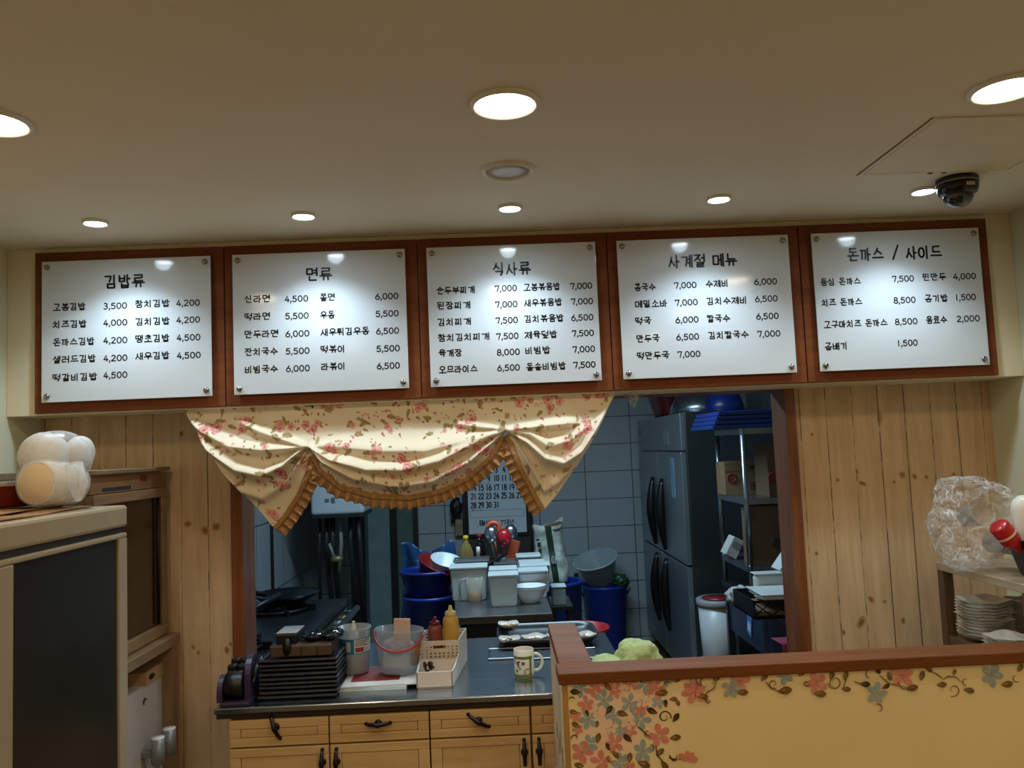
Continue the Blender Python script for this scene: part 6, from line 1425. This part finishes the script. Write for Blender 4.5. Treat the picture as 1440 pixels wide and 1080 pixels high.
# storage rack over the right worktop, and the worktop
QX = 1.165; qy0, qy1, QZ = 3.0, 4.42, .8
wk = thing('side_worktop', 'dark steel worktop along the right of the kitchen', 'worktop', (1.5, 3.7, 0)); m = MB(); m.box((QX, qy0, QZ - .03), (1.85, qy1, QZ), .004); m.build('steel_top', dsteel, wk)
m = MB(); m.box((QX + .02, qy0 + .02, .55), (QX + .04, qy1 - .02, QZ - .03)); m.build('front_panel', mat('navy_panel', (30, 40, 62), .4), wk)
m = MB(); m.box((QX + .05, qy0 + .03, .2), (1.83, qy1 - .03, .22)); m.build('lower_shelf', dsteel, wk)
for x in (QX + .01, 1.80):
    for y in (qy0 + .02, qy1 - .05): m = MB(); m.box((x, y, 0), (x + .035, y + .035, QZ - .03), .003); m.build('leg', dsteel, wk)
rk = thing('storage_rack', 'steel rack of cartons standing on the right worktop', 'rack', (1.5, 4.15, QZ)); ra, rb_ = 3.92, 4.38; RXR = 1.80
zs1 = at(1080, 700, ra).z; zs2 = at(1080, 601, ra).z
for (x, y) in ((QX + .012, ra), (QX + .012, rb_), (RXR, ra), (RXR, rb_)): m = MB(); m.tube([(x, y, QZ + .001), (x, y, zs2 - .001)], .014, 12); m.build('post', kst, rk)
for z in (zs1, zs2, QZ + .14):
    m = MB(); m.box((QX, ra - .012, z - .028), (RXR + .012, ra + .004, z)); m.box((QX, rb_ - .004, z - .028), (RXR + .012, rb_ + .012, z)); m.box((QX, ra, z - .028), (QX + .02, rb_, z))
    m.box((QX + .02, ra + .004, z - .012), (RXR, rb_ - .004, z))
    m.build('shelf', kst, rk)
ctn = mat('kraft_carton', (122, 94, 64), .8, var=.08); ctd = mat('kraft_carton_dark', (100, 78, 54), .8, var=.08)
def carton(px0, px1, ptop, Y, z0, dep, lb, mt, deco):
    a = at(px0, ptop, Y); b = at(px1, ptop, Y); t = thing('carton', lb, 'carton', ((a.x + b.x) / 2, Y + dep / 2, z0), 'cartons on the storage rack'); x1 = b.x
    m = MB(); m.box((a.x, Y, z0 + .0005), (x1, Y + dep, a.z), .002); m.build('box_body', mt, t)
    m = MB(); m.box((a.x + .002, Y - .001, a.z - .05), (x1 - .002, Y, a.z - .048)); m.build('flap_seam', mat('seam_brown', (84, 62, 40), .8), t); deco(t, Y - .0012); return t
cred = mat('print_red', (130, 44, 36), .7); cblk = mat('print_dark', (50, 40, 32), .7)
def d1(t, y):
    for px, py in ((1029, 672),): q = at(px, py, y); m = MB(); m.tube([(q.x + .022 * math.cos(R(a)), y, q.z + .022 * math.sin(R(a))) for a in range(0, 361, 30)], .004, 5); m.box((q.x - .01, y - .0005, q.z - .01), (q.x + .01, y, q.z + .008)); m.build('red_mark', cred, t)
    q = at(1062, 657, y); m = MB(); m.box((q.x - .03, y - .0005, q.z - .008), (q.x + .03, y, q.z + .008)); q = at(1062, 683, y)
    for lo, hi in (((-.025, -.018), (.025, -.015)), ((-.025, .015), (.025, .018)), ((-.025, -.018), (-.022, .018)), ((.022, -.018), (.025, .018)), ((-.012, -.008), (.012, .006))): m.box((q.x + lo[0], y - .0005, q.z + lo[1]), (q.x + hi[0], y, q.z + hi[1]))
    m.build('dark_mark', cblk, t)
def d2(t, y):
    q = at(1087, 671, y); m = MB(); m.tube([(q.x + .022 * math.cos(R(a)), y, q.z + .022 * math.sin(R(a))) for a in range(0, 361, 30)], .005, 5); m.box((q.x - .012, y - .0005, q.z - .012), (q.x + .012, y, q.z + .012)); m.build('red_mark', cred, t)
    q = at(1106, 672, y); m = MB(); m.tube([(q.x + .02 * math.cos(R(a)), y, q.z + .02 * math.sin(R(a))) for a in range(30, 331, 30)], .003, 5); m.build('red_scroll', cred, t)
def d3(t, y):
    for k in range(3):
        q = at(1091 + 10 * k, 762 - .4 * k, y); m = MB(); m.tube([(q.x + .018 * math.cos(R(a)), y, q.z + .018 * math.sin(R(a))) for a in range(0, 361, 24)], .0035, 5); m.box((q.x - .007, y - .0005, q.z - .007), (q.x + .007, y, q.z + .007)); m.build('round_mark', cblk, t)
    q = at(1101, 768, y); m = MB(); m.box((q.x - .05, y - .0005, q.z - .002), (q.x + .05, y, q.z + .001))
    for k in range(5): m.box((q.x - .03 + .013 * k, y - .0005, q.z - .016), (q.x - .022 + .013 * k, y, q.z - .008))
    m.build('brand_line', cblk, t)
carton(1018, 1076, 650, 4.2, zs1, .16, 'brown carton with red mark, left one on the middle rack shelf', ctn, d1)
carton(1077, 1150, 623, 3.95, zs1, .2, 'taller brown carton with red emblem, right one on the middle rack shelf', ctd, d2)
zl_ = QZ + .14
carton(1052, 1150, 712, 3.95, zl_, .12, 'wide brown carton with three round marks on the lower rack shelf', ctd, d3)
q = at(1026, 760, 4.2); t = thing('tilted_box', 'white tilted paper box at the left end of the lower rack shelf', 'box', (q.x, 4.2, zl_)); m = MB(); m.box((-.03, -.05, -.05), (.03, .05, .05), .003, M=TR((q.x + .012, 4.2, zl_ + .0588), 0, R(30))); m.build('box_body', mat('pale_box', (176, 178, 172), .6), t); m = MB(); m.box((-.02, -.052, .0), (.02, -.05, .03), M=TR((q.x + .012, 4.2, zl_ + .0588), 0, R(30))); m.build('box_label', mat('box_label', (130, 128, 120), .6), t)
# blue trays on the rack
for k in range(4):
    z = zs2 + .001 + .022 * k; t = thing('blue_tray', f'blue plastic tray, {ORD[3 - k]} of the stack on top of the rack', 'tray', (1.5, 4.15, z), 'blue trays on top of the rack'); m = MB(); x0, x1 = at(1000 + 3 * k, 590, 3.95).x, 1.84; y0, y1 = 3.93, 4.38
    m.box((x0 + .03, y0 + .02, z), (x1 - .03, y1 - .02, z + .004))
    for q in ((x0, y0, x1, y0 + .02), (x0, y1 - .02, x1, y1), (x0, y0 + .02, x0 + .03, y1 - .02), (x1 - .03, y0 + .02, x1, y1 - .02)): m.box((q[0], q[1], z), (q[2], q[3], z + .0205), .004)
    m.build('tray_body', mat('blue_tray_plastic', (18, 48, 112), .35), t)
# basket with white trays on the worktop
cA = atz(1062, 860, QZ); yB = 3.42; xA = at(1060, 850, yB).x; xB = 1.62; zB = QZ + .0008
kb = thing('lattice_basket', 'dark lattice basket of white trays on the right worktop', 'basket', ((xA + xB) / 2, yB + .15, QZ)); m = MB(); hB = .075
m.box((xA, yB, zB), (xB, yB + .3, zB + .006)); 
for (p, q) in (((xA, yB, zB), (xB, yB + .006, zB + .014)), ((xA, yB, zB + hB - .01), (xB, yB + .006, zB + hB)), ((xA, yB + .294, zB), (xB, yB + .3, zB + hB)), ((xA, yB, zB), (xA + .006, yB + .3, zB + hB)), ((xB - .006, yB, zB), (xB, yB + .3, zB + hB))): m.box(p, q)
m.build('rim', blacki, kb); m = MB(); nL = 8; wL = (xB - xA) / nL
for k in range(nL):
    for s in (0, 1): m.tube([(xA + wL * (k + s), yB + .003, zB + .012), (xA + wL * (k + 1 - s), yB + .003, zB + hB - .008)], .003, 5)
m.build('lattice', blacki, kb); m = MB(); m.box((xA + .008, yB + .008, zB + .008), (xB - .008, yB + .29, zB + .03)); m.build('liner', mat('brown_liner', (120, 96, 76), .7), kb)
wt_ = mat('white_tray_plastic', (196, 200, 198), .35, var=.03)
t = thing('white_tray', 'flat white tray lying on the lattice basket', 'tray', ((xA + xB) / 2, yB + .1, zB + hB)); m = MB(); m.box((xA + .04, yB - .005, zB + hB + .001), (xB + .02, yB + .2, zB + hB + .02), .006); m.build('tray_body', wt_, t); m = MB(); m.box((xA + .033, yB - .012, zB + hB + .019), (xB + .027, yB + .207, zB + hB + .024), .002); m.build('rim', wt_, t)
q = at(1080, 822, 3.66); t = thing('white_tub', 'white tub behind the flat tray in the lattice basket', 'tub', (q.x, 3.68, zB + .032)); m = MB(); m.box((q.x - .06, 3.632, zB + .034), (q.x + .12, 3.70, zB + .145), .02, seg=3); m.build('tub_body', wt_, t); m = MB(); m.box((q.x - .064, 3.63, zB + .145), (q.x + .124, 3.704, zB + .15), .004); m.build('lid', wt_, t)
q = at(1101, 816, 3.6); t = thing('white_tub', 'white tub tipped on its edge above the lattice basket', 'tub', (q.x, 3.55, zB + hB + .03)); m = MB(); m.box((-.055, -.05, -.045), (.075, .05, .06), .014, M=TR((q.x + .03, 3.545, zB + hB + .11), 0, R(38)), seg=3); m.build('tub_body', wt_, t); m = MB(); m.box((-.062, -.054, -.050), (-.052, .054, .066), .003, M=TR((q.x + .03, 3.545, zB + hB + .11), 0, R(38))); m.build('rim', wt_, t)
q0 = at(1104, 795, 3.8); q1 = at(1118, 784, 3.8); t = thing('steel_tap', 'shiny steel spout behind the white tubs by the right trim', 'tap', (q0.x, 3.8, QZ)); m = MB(); m.tube([(q0.x + .03, 3.8, QZ + .0), (q0.x + .03, 3.8, q0.z - .02)], .012, 10); m.build('stem', kst, t); m = MB(); m.tube([q0 + Vector((-.004, 0, -.006)), q0.lerp(q1, .55), q1], [.018, .017, .007], 14); m.build('spout', kst, t)
q = at(1036, 818, 3.75); t = thing('crumpled_paper', 'crumpled pale paper on the right worktop under the rack', 'paper', (q.x, 3.78, QZ)); m = MB(); m.bm(blob((q.x + .02, 3.78, QZ + .03), (.06, .05, .045), 4, lambda n: 1 + .3 * mnoise.noise(n * 3)), True)
for v in m.v: v.z = max(v.z, QZ + .001)
m.build('paper_body', mat('grey_paper', (160, 160, 156), .7, var=.2, scale=30), t)
# pink cloth and tag on the worktop front, dark drawers beneath
q = at(1112, 893, 2.98); t = thing('pink_cloth', 'dark pink cloth hanging over the near end of the right worktop', 'cloth', (q.x, qy0, QZ)); xq0, xq1 = at(1097, 900, 2.99).x, at(1130, 900, 2.99).x
def pc(u, v):
    x = xq0 + (xq1 - xq0) * u + .01 * math.sin(v * 3 + u * 2)
    if v < .3: return (x, qy0 + .10 * (1 - v / .3) - .006, QZ + .002)
    return (x, qy0 - .008 - .008 * math.sin(u * 10) * (v - .3), QZ + .002 - (v - .3) * .42)
m = MB(); m.grid(pc, 24, 30); m.box((xq0 + .01, qy0 + .02, QZ + .0002), (xq1, qy0 + .08, QZ + .003), .001); m.build('cloth_body', mat('pink_towel', (136, 44, 74), .9, var=.15, scale=40), t, thick=.003, fixn=False)
q = atx(1054, 879, QX + .018); t = thing('price_tag', 'blue and white hang tag on the front of the right worktop', 'tag', q); m = MB(); m.box((-.002, -.035, -.05), (.0, .035, .05), .0008, M=TR(q, R(14))); m.build('card', mat('tag_blue', (70, 116, 170), .5), t); m = MB(); m.box((-.0025, -.022, -.03), (-.0018, .022, .012), M=TR(q, R(14))); m.build('white_field', mat('tag_white', (180, 196, 206), .5), t)
# white pails with red lids
for k, (z, lb) in enumerate(((0.0, 'white plastic pail, the lower one beside the right worktop'), (.335, 'white plastic pail with red lid, the upper one of two'))):
    x, y = 1.20, 4.65; t = thing('plastic_pail', lb, 'pail', (x, y, z + .0005), 'white pails by the right worktop'); m = MB(); m.lathe([(.0001, 0), (.095, 0), (.10, .006), (.112, .29), (.0001, .295)], (x, y, z + .001), 36); m.build('pail_body', wt_, t); m = MB(); m.lathe([(.112, .286), (.122, .29), (.122, .318), (.114, .326), (.10, .322), (.0001, .322)], (x, y, z + .001), 36, cap=False); m.build('lid', wt_ if k == 0 else mat('lid_grey', (150, 152, 152), .35), t)
    if k: m = MB(); m.lathe([(.0001, .3235), (.085, .3235), (.09, .3285), (.0001, .3295)], (x, y, z + .001), 30); m.build('red_cover', mat('pail_red', (140, 30, 30), .4), t)
# ceiling tube in the kitchen
kt = thing('ceiling_tube_light', 'fluorescent tube fitting on the kitchen ceiling', 'ceiling light', (.1, 3.9, 2.4)); m = MB(); m.box((-.52, 3.82, 2.375), (.72, 3.98, 2.3995), .004); m.build('housing', white_pl, kt); m = MB(); m.tube([(-.48, 3.9, 2.368), (.68, 3.9, 2.368)], .008, 10); m.build('tube', mat('tube_glow', (200, 226, 255), .4, emit=3), kt)
